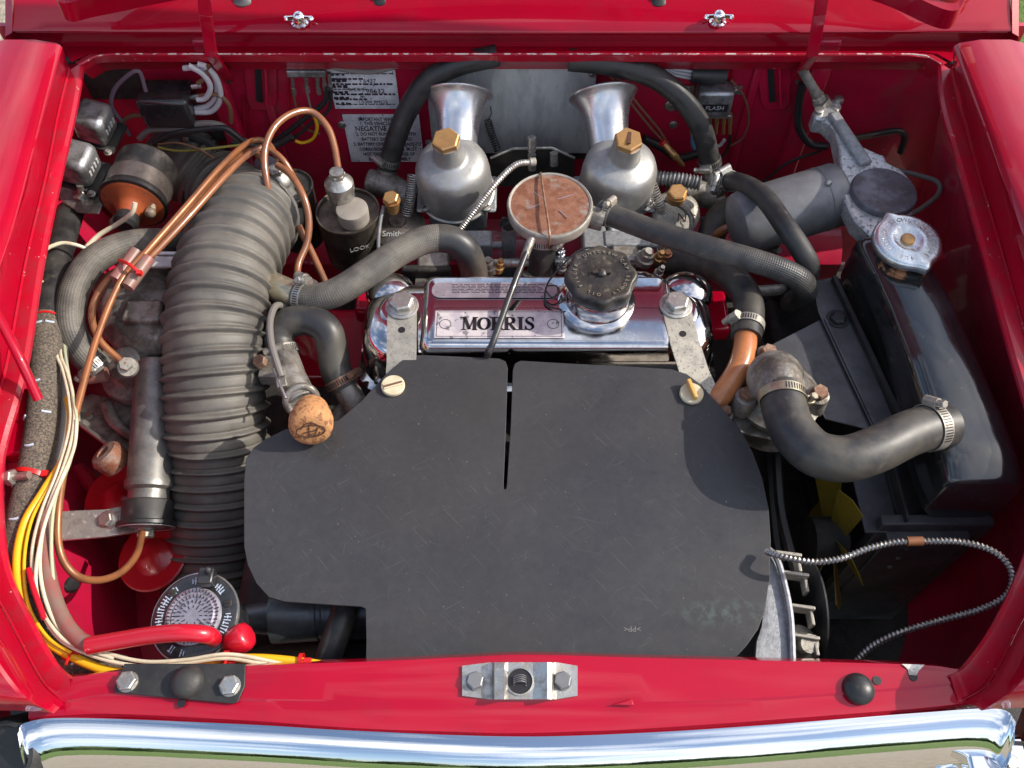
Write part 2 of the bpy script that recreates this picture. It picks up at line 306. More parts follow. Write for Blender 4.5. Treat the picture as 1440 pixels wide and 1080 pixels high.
plate_w = mat('chipped_white_plate', (0.78, 0.78, 0.80), 0.42, base2=(0.55, 0.55, 0.60), ns=30, extra=chips((0.10, 0.06, 0.07), 150, 0.62, 0.64))
plate_s = mat('scuffed_silver_plate', (0.50, 0.47, 0.50), 0.3, 0.6, base2=(0.40, 0.37, 0.40), ns=80, extra=chips((0.14, 0.12, 0.11), 170, 0.62, 0.66), bump=0.2, bs=200)
plate_m = mat('flaking_name_plate', (0.70, 0.64, 0.62), 0.35, 0.3, base2=(0.52, 0.47, 0.50), ns=50, extra=chips((0.22, 0.20, 0.21), 90, 0.58, 0.61))
ink = mat('black_ink', (0.012, 0.010, 0.012), 0.5); ink_soft = mat('faded_ink', (0.035, 0.02, 0.035), 0.6); emboss = mat('pale_embossing', (0.42, 0.42, 0.40), 0.5)
cap_blk = mat('dusty_black_cap', (0.022, 0.020, 0.019), 0.38, base2=(0.07, 0.06, 0.045), ns=40, lo=.45, hi=.75, bump=0.6, bs=200, bdist=0.001, dirt_or_shade=(0.16, 0.13, 0.09), dlo=0.58, dhi=0.72, ds=120, dstr=0.6)
cap_let = mat('worn_cap_letters', (0.20, 0.17, 0.13), 0.6)
tank_m = mat('dusty_gloss_tank', (0.012, 0.0125, 0.013), 0.14, base2=(0.030, 0.031, 0.033), ns=12, lo=.45, hi=.75, rough2=0.3, coat=0.8, bump=0.3, bs=24, bdist=0.002, dirt_or_shade=(0.15, 0.135, 0.11), dlo=0.60, dhi=0.8, ds=60, dstr=0.4)
orange_bar = mat('aged_nylon_bar', (0.62, 0.36, 0.10), 0.4)
cap_chr = mat('bright_plated_cap', (0.70, 0.74, 0.76), 0.2, 0.95, base2=(0.52, 0.56, 0.58), ns=60, rough2=0.35, bump=0.4, bs=350, bdist=0.0008, dirt_or_shade=(0.42, 0.22, 0.08), dlo=0.64, dhi=0.74, ds=60, dstr=0.7)
relay_m = mat('tinned_relay_case', (0.42, 0.42, 0.43), 0.35, 0.7, base2=(0.16, 0.155, 0.15), ns=40, rough2=0.5, bump=0.3, bs=300, dirt_or_shade=DUST, dlo=0.6, dhi=0.75, ds=90, dstr=0.5)
coil_m = mat('sooty_coil_case', (0.03, 0.028, 0.028), 0.4, 0.5, base2=(0.10, 0.085, 0.075), ns=40, lo=.5, hi=.7, bump=0.4, bs=200)
can_m = mat('tarnished_can', (0.24, 0.21, 0.17), 0.35, 0.85, base2=(0.12, 0.10, 0.085), ns=25, rough2=0.5, bump=0.2, bs=120, dirt_or_shade=(0.05, 0.04, 0.03), dlo=0.55, dhi=0.7, ds=60, dstr=0.7)
yfan = mat('yellow_fan_paint', (0.20, 0.145, 0.01), 0.45, base2=(0.16, 0.12, 0.02), ns=60, lo=.5, hi=.62)
dome_red = mat('red_dish_paint', (0.34, 0.006, 0.014), 0.3, coat=0.3, base2=(0.30, 0.01, 0.014), ns=20)
pastel = mat('pale_print', (0.45, 0.52, 0.62), 0.6)
yellow_print = mat('gold_print', (0.45, 0.36, 0.16), 0.5, 0.3)
def text(T, s, o, xd, yd, size, m, parent=None, name='lettering', ext=0.0002, sx=1.0, bold=0.0, label=None):
    cu = bpy.data.curves.new(name, 'FONT'); cu.body = s; cu.size = size; cu.extrude = ext; cu.align_x = 'CENTER'; cu.align_y = 'CENTER'; cu.offset = bold; cu.resolution_u = 3
    tmp = bpy.data.objects.new('tmp', cu); col.objects.link(tmp)
    me = bpy.data.meshes.new_from_object(tmp.evaluated_get(bpy.context.evaluated_depsgraph_get())); bpy.data.objects.remove(tmp)
    me.materials.clear(); me.materials.append(m); me.name = name
    ob = bpy.data.objects.new(name, me); col.objects.link(ob); xd = xd.normalized(); yd = (yd - xd * yd.dot(xd)).normalized(); zd = xd.cross(yd)
    M = Matrix((xd * sx, yd, zd)).transposed().to_4x4(); M.translation = o
    me.transform(Matrix.Translation(-T.loc) @ M); ob.parent = parent or T.o
    if label: ob['label'] = label
    return ob
def bolt(T, p, d, r=7, h=5, m=None, washer=True, parent=None, name='bolt', rot=None):
    mb = MB(); d = d.normalized(); b = 0
    if washer: mb.lathe(p, d, [(0, r * 1.45), (1.2, r * 1.45), (1.4, r * 1.35)], 20); b = 1.4
    mb.hexa(p + d * (b / 1000), d, r, h, rot if rot is not None else random.random())
    return T.part(name, mb, m or zinc, parent, angle=25)
def clamp(T, c, axis, r, out, m=None, w=11, parent=None):        # worm-drive hose clip: band, slots, housing, screw (mm)
    m = m or zinc; axis = axis.normalized(); out = (out - axis * out.dot(axis)).normalized(); tn = axis.cross(out).normalized()
    mb = MB(); mb.lathe(c - axis * (w / 2000), axis, [(0, r), (0, r + 1), (w, r + 1), (w, r)], 40, cap=False)
    sl = MB()
    for k in range(-12, 13):
        a = k * 3.1 / r + 0.5; dd = out * math.cos(a) + tn * math.sin(a)
        sl.box(c + dd * ((r + 1.05) / 1000), axis, dd, axis.cross(dd), (w - 4) / 1000, 0.0006, 0.0012)
    b = T.part('clip_band', mb, m, parent); T.part('band_slots', sl, ink, b, kind='stuff')
    q = MB(); hc = c + out * ((r + 4.5) / 1000)
    q.tube([hc - tn * .009, hc + tn * .009], 0.0052, 14); q.tube([hc + tn * .009, hc + tn * .014], 0.0040, 12); q.hexa(hc + tn * .014, tn, 4.8, 4)
    q.box(hc - out * .003, axis, tn, out, 0.012, 0.017, 0.005)
    T.part('clip_screw', q, m, parent or None); return b
def hose(name, label, cat, pts, rpx, m, group=None, n=18, step=0.005, rf=None):
    path, _ = resample(spline(pts, 10), step); r = rpx * S(path[len(path) // 2])
    return solo(name, label, cat, MB().tube(path, r, n, rf=rf), m, group)
def Hose(name, label, cat, pts, rpx, m, group=None, n=20, step=0.005, rf=None, part='tube'):
    path, _ = resample(spline(pts, 10), step); r = rpx * S(path[len(path) // 2])
    T = Thing(name, label, cat, path[0], group); T.part(part, MB().tube(path, r, n, rf=rf), m); return T, path, r
def toward(p): return (CAM - p).normalized()
# ---------------------------------------------------------------- the setting
GZ = -0.72
g = MB(); n = 24
g.add([Vector((-60, -60, GZ)), Vector((60, -60, GZ)), Vector((60, 60, GZ)), Vector((-60, 60, GZ))], [[0, 1, 2, 3]])
lawn_m = mat('lawn_grass', (0.07, 0.14, 0.018), 0.9, base2=(0.14, 0.20, 0.03), ns=9, lo=.35, hi=.65, bump=1.0, bs=60, bdist=0.02, dirt_or_shade=(0.22, 0.20, 0.10), dlo=0.55, dhi=0.7, ds=25, dstr=0.7)
o = solo('lawn', None, None, g, lawn_m, kind='structure'); 
g = MB(); pv = [(-9, -3.2), (-2, -3.6), (3, -2.6), (1.6, -0.6), (1.15, 1.2), (1.3, 4), (-1.0, 5), (-9, 6)]
g.prism([Vector((a, b, GZ + 0.004)) for a, b in pv], Vector((0, 0, 0.012)))
gravel = mat('pale_gravel', (0.42, 0.36, 0.27), 0.9, base2=(0.28, 0.235, 0.17), ns=60, lo=.4, hi=.6, bump=1.0, bs=90, bdist=0.01)
solo('driveway', None, None, g, gravel, kind='structure')
tl = MB(); random.seed(3)
for k in range(150):
    a = 2 * math.pi * k / 150 + random.uniform(-.01, .01); R = 48 + random.uniform(-3, 3); h = random.uniform(2.6, 5.2)
    c = Vector((math.cos(a) * R, math.sin(a) * R, GZ + h * .45))
    i0 = len(tl.v); tl.ball(c, h, 10, (0.55, 0.55, 0.62))
    for j in range(i0, len(tl.v)): tl.v[j] = tl.v[j] + Vector((noise.noise(tl.v[j] * .9), noise.noise(tl.v[j] * .9 + Vector((5, 0, 0))), noise.noise(tl.v[j] * .8 + Vector((0, 9, 0))))) * 0.9
hedge_m = mat('tree_foliage', (0.035, 0.06, 0.02), 0.9, base2=(0.07, 0.10, 0.03), ns=1.5, bump=1, bs=4, bdist=0.3)
solo('treeline', 'far dark green treeline around the field', 'trees', tl, hedge_m, kind='stuff')
# ---------------------------------------------------------------- the car body
car = Thing('car_body', 'glossy red car body around the open engine bay with its bonnet raised', 'car', (720, 500, -0.45))
def row(pts, n=6): return spline(pts, n)
def off(rw, dx, dy, z=None, dz=0): return [Vector((p.x + dx, p.y + dy, (z if z is not None else p.z + dz))) for p in rw]
def sheet(name, rows, m, t=0.0012, label=None, angle=30, o_=-1):
    o = car.part(name, MB().loft(rows), m, label=label, angle=angle); solid(o, t, o_); return o
BK = 1.14       # the bulkhead's plane
# left and right flange lines, rear to front
LA = [(117, 92, .058), (105, 160, .055), (88, 235, .05), (60, 370, .04), (36, 520, .03), (4, 640, .02), (2, 720, .015), (12, 800, .01), (42, 868, .004), (78, 932, 0), (104, 956, 0)]
LB = [(99, 98, .06), (84, 160, .058), (66, 250, .053), (38, 370, .042), (10, 520, .032), (-24, 640, .022), (-26, 720, .016), (-14, 810, .01), (20, 880, .004), (62, 958, 0), (96, 990, -.004)]
LD = [(84, 63, .115), (54, 170, .115), (19, 300, .112), (-14, 400, .11), (-50, 540, .105), (-78, 660, .10), (-74, 740, .095), (-56, 830, .085), (-12, 915, .070), (36, 980, .045), (70, 1002, .012)]
RA = [(1319, 92, .058), (1325, 150, .055), (1347, 227, .05), (1384, 360, .04), (1421, 495, .03), (1450, 600, .02), (1462, 700, .015), (1440, 785, .01), (1402, 870, .004), (1357, 935, 0), (1330, 953, 0)]
RB = [(1337, 98, .06), (1349, 150, .058), (1370, 230, .053), (1408, 360, .042), (1446, 495, .032), (1478, 600, .022), (1490, 700, .016), (1470, 800, .01), (1428, 885, .004), (1388, 960, 0), (1352, 986, -.004)]
RD = [(1344, 63, .115), (1378, 150, .115), (1408, 230, .112), (1458, 370, .085), (1500, 510, .055), (1530, 620, .048), (1540, 720, .055), (1515, 820, .075), (1474, 905, .080), (1424, 972, .055), (1386, 998, .015)]
for A_, B_, D_, sg in ((LA, LB, LD, -1), (RA, RB, RD, 1)):
    a, b, d = row(A_), row(B_), row(D_)
    sheet('wing_flange', [off(a, 0, 0, dz=-.004), a, off(a, sg * .003, 0, dz=.003), off(b, -sg * .004, 0, dz=.001), b, off(b, sg * .0015, 0, dz=.004)], paint_edge)
    # the drop from the wing's crown to the channel, then the wing itself, rounded over
    e0 = off(b, sg * .002, 0, dz=.003)
    drop = [e0, [p.lerp(q, .5) + Vector((-sg * .002, 0, 0)) for p, q in zip(e0, d)], [q + Vector((-sg * .002, 0, -.004)) for q in d], d]
    rows = [[q + Vector((sg * .004, 0, .003)) for q in d]]
    for ddx, ddz in ((.03, .008), (.07, .008), (.11, -.002), (.15, -.025), (.185, -.07), (.205, -.13), (.215, -.25), (.20, -.42), (.19, -.5)): rows.append(off(d, sg * ddx, 0, dz=ddz))
    sheet('wing', drop + rows, paint, .0012)
    wl = [a]
    for o1, o2, o3 in ((.004, -.014, .02), (.012, -.03, .09), (.014, -.08, .12), (.012, -.16, .12), (.0, -.26, .10), (-.02, -.36, .08), (-.06, -.44, .06)):
        wl.append([Vector((p.x + sg * (o1 + (o3 * min(1, max(0, (p.y - .45) / .2)) if sg < 0 else min(1, -o2 / .3) * .085)), p.y, p.z + o2)) for p in a])
    sheet('inner_wing', wl, paint_bay, .0012)
# bay floor, front inside panel
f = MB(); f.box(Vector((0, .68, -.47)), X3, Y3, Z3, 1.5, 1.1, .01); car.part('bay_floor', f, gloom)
# bulkhead with its ribs, hinge posts and recessed slots
b = MB(); b.box(Vector((0, BK + .004, -.19)), X3, Y3, Z3, 1.5, .008, .52); car.part('bulkhead', b, paint_bay)
b = MB(); xs = [Y(px, 300, BK).x for px in (150, 700, 1290)]
sec = [(BK - .001, -.33), (BK - .05, -.345), (BK - .075, -.37), (BK - .075, -.47)]
b.loft([[Vector((x, y_, z_)) for y_, z_ in sec] for x in (-.6, .6)]); solid(car.part('cross_member', b, paint_bay), .002)
for x0, x1 in ((326, 350), (388, 400), (1032, 1043), (1100, 1126)):
    p, q = Y(x0, 200, BK), Y(x1, 200, BK); dpt = .022 if x1 - x0 > 20 else .007; b = MB()
    b.box(Vector(((p.x + q.x) / 2, BK - dpt / 2 - .001, -.13)), X3, Y3, Z3, q.x - p.x, dpt, .385); car.part('bulkhead_rib', b, paint_bay, bev=.004)
for cx in (364, 1085):
    c = Y(cx, 118, BK - .006); b = MB()
    pts = [Y(cx + dx, py, BK - .001) for dx, py in ((-22, 84), (26, 84), (26, 142), (18, 152), (-10, 152), (-16, 140))]
    b.prism(pts, Vector((0, -.006, 0))); pl = car.part('slot_plate', b, paint_bay, bev=.002)
    b = MB(); b.bar(Y(cx - 2, 84, BK - .009), Y(cx + 1, 143, BK - .009), .009, .003, Y3); car.part('dark_slot', b, black_w, pl)
    b = MB(); b.bar(Y(cx + 10, 84, BK - .014), Y(cx + 12, 147, BK - .014), .003, .014, Y3); car.part('slot_lip', b, paint_bay, pl)
b = MB(); b.box(Y(160, 118, BK - .003), X3, Y3, Z3, .085, .004, .055); car.part('dark_recess', b, gloom)  # flat black panel painted in for the shade of a bulkhead void
for x_, y0, y1 in ((342, 135, 205), (404, 92, 160), (1030, 90, 230), (352, 150, 220)):
    b = MB(); b.tube(resample([Y(x_, y0, BK - .004), Y(x_ + (3 if x_ < 700 else -3), y1, BK - .004)], .004)[0], .0016, 6, rf=lambda L, a: 1 + .5 * math.sin(L * 900) * math.sin(L * 370)); car.part('sealer_seam', b, paint_edge)
# scuttle: flange, gutter, step, top
def xr(py, z, x0=100, x1=1340, bow=0, n=60):
    return [P(x0 + (x1 - x0) * k / n, py + bow * (2 * k / n - 1) ** 2, z) for k in range(n + 1)]
def corner(py, z, x0, x1, rr, n=60):       # a line across with its two ends turned down round the opening's corners
    out = []
    for k in range(n + 1):
        x = x0 + (x1 - x0) * k / n; e = min(x - x0, x1 - x) / rr
        out.append(P(x, py + (14 * (1 - math.sqrt(max(0, 1 - (1 - e) ** 2))) if e < 1 else 0), z))
    return out
fl = [off(corner(88, .045, 116, 1322, 45), 0, .018, dz=-.025), off(corner(88, .045, 116, 1322, 45), 0, .002), corner(87, .050, 116, 1322, 45), corner(79, .062, 112, 1326, 50), corner(76, .0635, 110, 1328, 50), corner(74, .060, 106, 1332, 50)]
sheet('scuttle_flange', fl, paint_edge)
b = MB(); b.tube([p + Vector((0, 0, .0018)) for p in corner(77.5, .0634, 116, 1322, 50)], .0011, 6); car.part('chipped_edge', b, mat('chipped_edge_paint', (.42, .01, .03), .4, extra=chips((.66, .55, .5), 70, .50, .54)))
gut = [corner(74, .0590, 100, 1338, 50), xr(66, .052, 92, 1345), xr(58, .056, 86, 1350), xr(52, .068, 70, 1362, -1), xr(48, .083, 40, 1398, -2), xr(46.5, .0865, 22, 1418, -2)]
sheet('scuttle_gutter', gut, paint)
top = [xr(46, .0880, 16, 1424, -2), xr(43, .0905, 15, 1426, -2), xr(30, .098, 17, 1424, -3), xr(5, .112, 20, 1420, -4), xr(-30, .13, 28, 1408, -6), xr(-90, .155, 45, 1390, -8), xr(-170, .18, 70, 1360, -10)]
sheet('scuttle_panel', top, paint)
for sg, x0 in ((-1, 16), (1, 1424)):       # the scuttle's outer quarters fall to the door pillars
    e = [P(x0 + sg * -0.5, py, z) for py, z in ((46, .088), (30, .098), (5, .112), (-30, .13), (-90, .155), (-170, .18))]
    sheet('scuttle_quarter', [e] + [off(e, sg * a_, 0, dz=b_) for a_, b_ in ((.012, -.006), (.02, -.03), (.024, -.10), (.024, -.5))], paint)
for k in range(2):                          # black balls for the dark wells where wing and scuttle meet
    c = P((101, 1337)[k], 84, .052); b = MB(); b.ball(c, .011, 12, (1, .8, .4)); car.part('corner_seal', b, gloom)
# bonnet, raised, standing on its hinges behind the bay
lo_ = [(-.70, 97, 27), (-.5, 0, 0)]
bt = []
pb = [(60, -40, .19), (80, -5, .165), (98, 27, .14), (150, 18, .145), (330, -14, .165), (720, -46, .185), (1110, -20, .168), (1225, -2, .155), (1322, 38, .134), (1348, 18, .146), (1378, -20, .17)]
low = row(pb, 8); up = Vector((0, .16, .98)).normalized()
def bon(t_, dy):
    return [p + up * t_ + Vector((-(p.x) * .12 * t_ / .8, dy, 0)) for p in low]
bl = [bon(0, .0), bon(.0, -.004), bon(.03, -.012), bon(.035, -.004), bon(.12, .004), bon(.5, .03), bon(1.0, .0)]
sheet('bonnet', bl, paint, .0015, label='raised red bonnet, only its lower corners in view')
b = MB(); c0 = [p + up * .05 + Vector((0, -.012, 0)) for p in low[24:-24]]; b.tube(c0, .018, 10); car.part('bonnet_frame', b, paint_bay)
for x0, x1, x2, x3 in ((280, 304, 298, 322), (1163, 1139, 1142, 1120)):    # hinge arms
    b = MB(); A0, A1, A2, A3 = P(x0, -60, .215), P((x0 + x2) / 2, 20, .145), P(x2, 78, .085), Y(x3, 112, BK - .03)
    for p, q in ((A0, A1), (A1, A2), (A2, A3)): b.bar(p, q + (q - p).normalized() * .002, .017, .005, Y3)
    h = car.part('bonnet_hinge', b, paint, bev=.0015)
    b = MB(); b.cyl(A3 + Vector((0, -.006, 0)), A3 + Vector((0, .006, 0)), .003, 12); car.part('hinge_pin', b, gloom, h)
# washer jets, spindle bosses
for jx, jy in ((422, 27), (1009, 25)):
    p = P(jx, jy + 6, .099); b = MB(); b.lathe(p, Z3, [(0, 12), (1.5, 12), (3, 9), (9, 8), (13, 6), (14, 3)], 20); b.ball(p + Z3 * .010, .0085, 14)
    for s_ in (-1, 1): b.cyl(p + Vector((0, 0, .009)), p + Vector((s_ * .017, -.002, .009)), .0035, 10); b.ball(p + Vector((s_ * .017, -.002, .009)), .0042, 8)
    car.part('washer_jet', b, chrome)
for sx_, r_ in ((343, 13), (535, 12), (925, 13)):
    p = P(sx_, -3, .112); b = MB(); b.lathe(p, Vector((0, -.2, 1)), [(0, r_ + 4), (2, r_ + 4), (4, r_), (10, r_ * .7), (12, r_ * .5)], 24); car.part('spindle_boss', b, rubber if sx_ != 343 else grey_steel)
# front slam panel
BF = [(40, 955), (110, 951), (165, 944), (345, 936), (500, 931), (640, 925), (720, 921), (800, 922), (900, 925), (1075, 929), (1290, 935), (1345, 941), (1420, 950)]
FT = [(40, 990), (100, 984), (165, 975), (345, 982), (500, 985), (640, 987), (720, 988), (800, 988), (900, 987), (1075, 981), (1290, 965), (1350, 960), (1420, 962)]
FE = [(40, 1010), (90, 1006), (165, 1004), (345, 1013), (500, 1024), (640, 1029), (720, 1031), (800, 1029), (900, 1025), (1075, 1013), (1290, 996), (1380, 986), (1420, 984)]
r0 = spline([(x, y_, -.002 if x < 60 or x > 1400 else 0) for x, y_ in BF], 6); r1 = spline([(x, y_, 0.0005) for x, y_ in FT], 6); r2 = spline([(x, y_, -.004) for x, y_ in FE], 6)
mid = [p.lerp(q, .3) + Z3 * .0012 for p, q in zip(r0, r1)]; m2 = [p.lerp(q, .12) + Z3 * -.0012 for p, q in zip(r1, r2)]
sheet('slam_panel', [off(r0, 0, .012, dz=-.03), off(r0, 0, .003, dz=-.006), r0, mid, r1, m2, [p.lerp(q, .6) for p, q in zip(r1, r2)], r2, off(r2, 0, -.003, dz=-.010), off(r2, 0, .004, dz=-.03)], paint)
# lower face under the slam panel, grille void
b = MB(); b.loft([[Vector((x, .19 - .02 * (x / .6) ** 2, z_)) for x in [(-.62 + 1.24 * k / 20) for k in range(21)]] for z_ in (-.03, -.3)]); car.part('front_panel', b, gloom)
# chrome moustache trim
ct = []
TB = [(27, 1030), (40, 1014), (110, 1008), (345, 1017), (500, 1026), (720, 1034), (900, 1029), (1075, 1018), (1290, 1001), (1398, 995), (1424, 1010), (1426, 1028)]
base = spline([(x, y_, -.006) for x, y_ in TB], 10)
rows = []
for dy, dz in ((.0, -.004), (-.002, .001), (-.008, -.001), (-.020, -.010), (-.032, -.024), (-.040, -.044), (-.042, -.060), (-.036, -.072), (-.024, -.078)):
    rows.append([p + Vector((-(p.x) * (-dy) * .35, dy, dz)) for p in base])
solid(car.part('grille_trim', MB().loft(rows), chrome, label='polished chrome moustache trim across the front', angle=60), .0012)
rows = []
for dy, dz in ((-.020, -.078), (-.028, -.080), (-.045, -.088), (-.052, -.102), (-.046, -.118), (-.03, -.125)):
    rows.append([p + Vector((-(p.x) * (-dy) * .5, dy, dz)) for p in base])
solid(car.part('lower_grille_trim', MB().loft(rows), chrome, angle=60), .0012)
p = P(1338, 1068, -.075); b = MB(); b.lathe(p, Vector((.1, -.3, 1)), [(-12, 26), (0, 26), (8, 23), (14, 14), (16, 2)], 28); car.part('lamp_bezel', b, chrome)
p = P(1400, 1075, -.05); b = MB(); b.box(p, X3, Y3, Z3, .06, .05, .02); bb = car.part('bumper_bracket', b, chrome, bev=.004)
b = MB(); b.hexa(p + Vector((.008, .0, .010)), Z3, 8, 6); car.part('bracket_bolt', b, zinc, bb)
p = P(12, 1060, -.03); b = MB(); b.lathe(p, Vector((-.2, -.4, 1)), [(-30, 34), (0, 34), (6, 31), (7, 27), (2, 24)], 28); car.part('lamp_rim', b, black_satin)
# catch plate on the slam panel
def slam(px, py, h=0): return P(px, py, .0022 + h)
b = MB(); 
def pts(l, h): return [slam(x, y_, h) for x, y_ in l]
prof = [(650, 0), (690, 0), (694, 0.002), (697, 0.010), (708, .011), (713, .0035), (750, .0035), (770, .011), (774, .010), (778, .001), (782, 0), (812, 0)]
t0, t1 = [], []
for k, (x, h) in enumerate(prof):
    inset = 5 if k in (0, len(prof) - 1) else 0
    t0.append(slam(x, 932 + inset, h)); t1.append(slam(x, 984 - inset, h))
b.loft([t0, [p.lerp(q, .5) for p, q in zip(t0, t1)], t1]); cp = car.part('catch_plate', b, zinc, label='worn bright plated bonnet catch plate with a dark round hole', angle=20); solid(cp, .0018, 1)
for bx, by in ((668, 958), (791, 958)):
    p = slam(bx, by, .002); b = MB(); b.lathe(p, Z3, [(0, 9), (1, 9)], 20); b.hexa(p + Z3 * .001, Z3, 8.5, 5); car.part('catch_bolt', b, grey_steel, cp, angle=25)
p = slam(731, 958, .006); b = MB(); b.lathe(p, Z3, [(-3, 13.5), (.4, 13.5), (.6, 12), (-2, 11.5)], 28, cap=False); car.part('catch_rim', b, zinc, cp)
b = MB(); b.lathe(p, Z3, [(-2.4, 12.2), (-.6, 12.2)], 28); car.part('catch_hole', b, ink, cp)
b = MB(); b.coil([p + Vector((0, .004, -.0005)), p + Vector((.0, -.004, .001))], .006, .002, .0005); car.part('catch_spring', b, grey_steel, cp)
# bump stop, small holes, chips on the slam panel
p = slam(1207, 969, -.001); b = MB(); b.lathe(p, Z3, [(0, 15), (2, 15), (6, 13), (9, 9), (10.5, 4), (10.8, 0.5)], 28); car.part('bump_stop', b, rubber, label='black rubber bump stop on the right of the slam panel')
for hx, hy, r_ in ((1233, 957, 4.2), (1284, 952, 4), (256, 989, 4)):
    b = MB(); b.lathe(slam(hx, hy, -.0012), Z3, [(0, r_), (.8, r_)], 16, sx=1); car.part('panel_hole', b, ink)
b = MB(); b.prism([slam(x, y_, -.0006) for x, y_ in ((1268, 934), (1300, 935), (1292, 943), (1288, 950), (1278, 949), (1276, 941))], Z3 * .0007); car.part('bare_metal_chip', b, zinc)
b = MB(); b.prism([slam(x, y_, -.0012) for x, y_ in ((861, 992), (888, 984), (891, 993))], Z3 * .004); car.part('lifted_seam', b, paint, bev=.001)
# bonnet rest plate at the left of the slam panel
b = MB(); b.prism([slam(x, y_, -.0008) for x, y_ in ((176, 934), (346, 934), (345, 966), (335, 988), (328, 990), (164, 975), (161, 970))], Z3 * .0025)
rp = car.part('rest_plate', b, black_satin, label='dusty black rest plate with two bolts and a rubber buffer', bev=.0007)
p = slam(265, 960, .0017); b = MB(); b.lathe(p, Z3, [(0, 15), (5, 15.5), (10, 13), (13, 8), (14.5, 2)], 28); car.part('rubber_buffer', b, rubber, rp)
for bx, by in ((180, 959), (324, 965)):
    p = slam(bx, by, .0017); b = MB(); b.lathe(p, Z3, [(0, 10), (1, 10)], 20); b.hexa(p + Z3 * .001, Z3, 9.5, 6, .1); car.part('rest_plate_bolt', b, zinc, rp, angle=25)
# red stay rod and bracket at the far left
b = MB(); b.tube(resample(spline([(-30, 400, .10), (0, 450, .085), (28, 505, .065), (54, 562, .03)], 8), .005)[0], .0055, 12); car.part('bonnet_stay', b, paint)
b = MB(); b.box(P(25, 600, -.03), X3, Y3, Z3, .055, .09, .03); car.part('lamp_bowl_bracket', b, paint, bev=.004)
b = MB(); b.box(P(52, 640, -.05), X3, Y3, Z3, .05, .06, .03); car.part('lamp_bowl', b, paint_bay, bev=.004)
p = P(12, 672, -.0); b = MB(); b.hexa(p, Vector((1, 0, .3)), 9, 8); b.tube([p + Vector((.008, 0, .002)), p + Vector((.026, 0, .007))], .0045, 12); car.part('lamp_bolt', b, zinc)
for cx, cy, z_, r_ in ((165, 700, -.20, 46), (215, 782, -.20, 46)):
    p = P(cx, cy, z_); b = MB(); b.lathe(p, Vector((-.15, -.1, 1)), [(-14, r_ * .9), (-2, r_), (0, r_), (1, r_ - 2), (-3, r_ * .55), (6, r_ * .3), (7, 2)], 40); car.part('suspension_dish', b, dome_red)
b = MB(); b.box(Vector((-.42, .42, -.36)), X3, Y3, Z3, .34, .36, .05); car.part('inner_shelf', b, paint_bay, bev=.02)
b = MB(); b.tube([P(110, 660, -.25), P(135, 690, -.25)], .012, 12); car.part('shelf_boss', b, paint_bay)
# ---------------------------------------------------------------- engine: block, rocker cover, shield
RC = P(757, 440, -.036)
eng = Thing('engine_block', 'grimy dark engine block under the chrome rocker cover', 'engine', (757, 470, -.4))
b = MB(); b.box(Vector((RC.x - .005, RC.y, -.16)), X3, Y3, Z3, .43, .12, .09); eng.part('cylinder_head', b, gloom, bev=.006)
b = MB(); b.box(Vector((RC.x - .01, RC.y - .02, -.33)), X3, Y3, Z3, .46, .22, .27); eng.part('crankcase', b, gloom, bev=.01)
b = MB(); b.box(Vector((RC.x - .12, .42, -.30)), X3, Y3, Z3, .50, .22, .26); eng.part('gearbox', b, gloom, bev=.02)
b = MB()
for px in (610, 700, 800, 880, 930): b.cyl(Vector((RC.x + (px - 757) * .00085, RC.y + .02, -.13)), Vector((RC.x + (px - 757) * .00085, RC.y + .11, -.15)), .018, 16)
eng.part('manifold_branch', b, cast)
b = MB(); b.tube([Vector((x, RC.y + .125, -.15)) for x in (-.14, 0, .19)], .022, 20); eng.part('inlet_manifold', b, cast)
b = MB(); b.box(Vector((.03, RC.y + .085, -.125)), X3, Y3, Z3, .50, .05, .03); b.box(Vector((.24, RC.y + .06, -.12)), X3, Y3, Z3, .12, .07, .03); b.box(Vector((-.25, RC.y + .04, -.17)), X3, Y3, Z3, .16, .12, .03); eng.part('red_engine_casting', b, paint, bev=.006)
# rocker cover
rc = Thing('rocker_cover', 'long pitted chrome rocker cover with silver plates, in the middle of the bay', 'rocker cover', (757, 470, -.12))
def rrect(cx, cy, z, L, W, r, n=8):
    out = []
    for sx_, sy_, a0 in ((1, 1, 0), (-1, 1, 90), (-1, -1, 180), (1, -1, 270)):
        for k in range(n + 1):
            a = math.radians(a0 + 90 * k / n); out.append(Vector((cx + sx_ * (L - r) + r * math.cos(a), cy + sy_ * (W - r) + r * math.sin(a), z)))
    return out
cx, cy = RC.x, RC.y + .003
rows = [rrect(cx, cy, z, L, W, r) for z, L, W, r in ((-.122, .238, .070, .03), (-.118, .238, .070, .03), (-.116, .231, .063, .036), (-.085, .230, .062, .040), (-.068, .229, .061, .044), (-.058, .226, .059, .044), (-.050, .220, .054, .042), (-.045, .210, .046, .036), (-.042, .195, .034, .028), (-.041, .17, .020, .018), (-.0405, .15, .0004, .0003))]
b = MB().loft(rows, True); body = rc.part('pressed_cover', b, chrome2, angle=60)
rows = [rrect(cx + .012, cy + .001, z, L, W, r) for z, L, W, r in ((-.060, .164, .0625, .014), (-.046, .163, .0600, .014), (-.038, .160, .0575, .013), (-.0335, .156, .054, .012), (-.0315, .152, .050, .010), (-.031, .145, .0004, .0003))]
b = MB().loft(rows, True); rc.part('raised_top', b, chrome2, angle=60)
for sx_, cc in ((-1, 566), (1, 950)):
    p = P(cc, 434, -.042); b = MB(); b.lathe(p + Z3 * -.004, Z3, [(-4, 34), (2, 31), (4, 27), (4.5, 22), (3, 17), (2, 2)], 36); rc.part('bolt_boss', b, chrome2, angle=60)
tz = -.031
o = P(692, 407, tz + .0008)
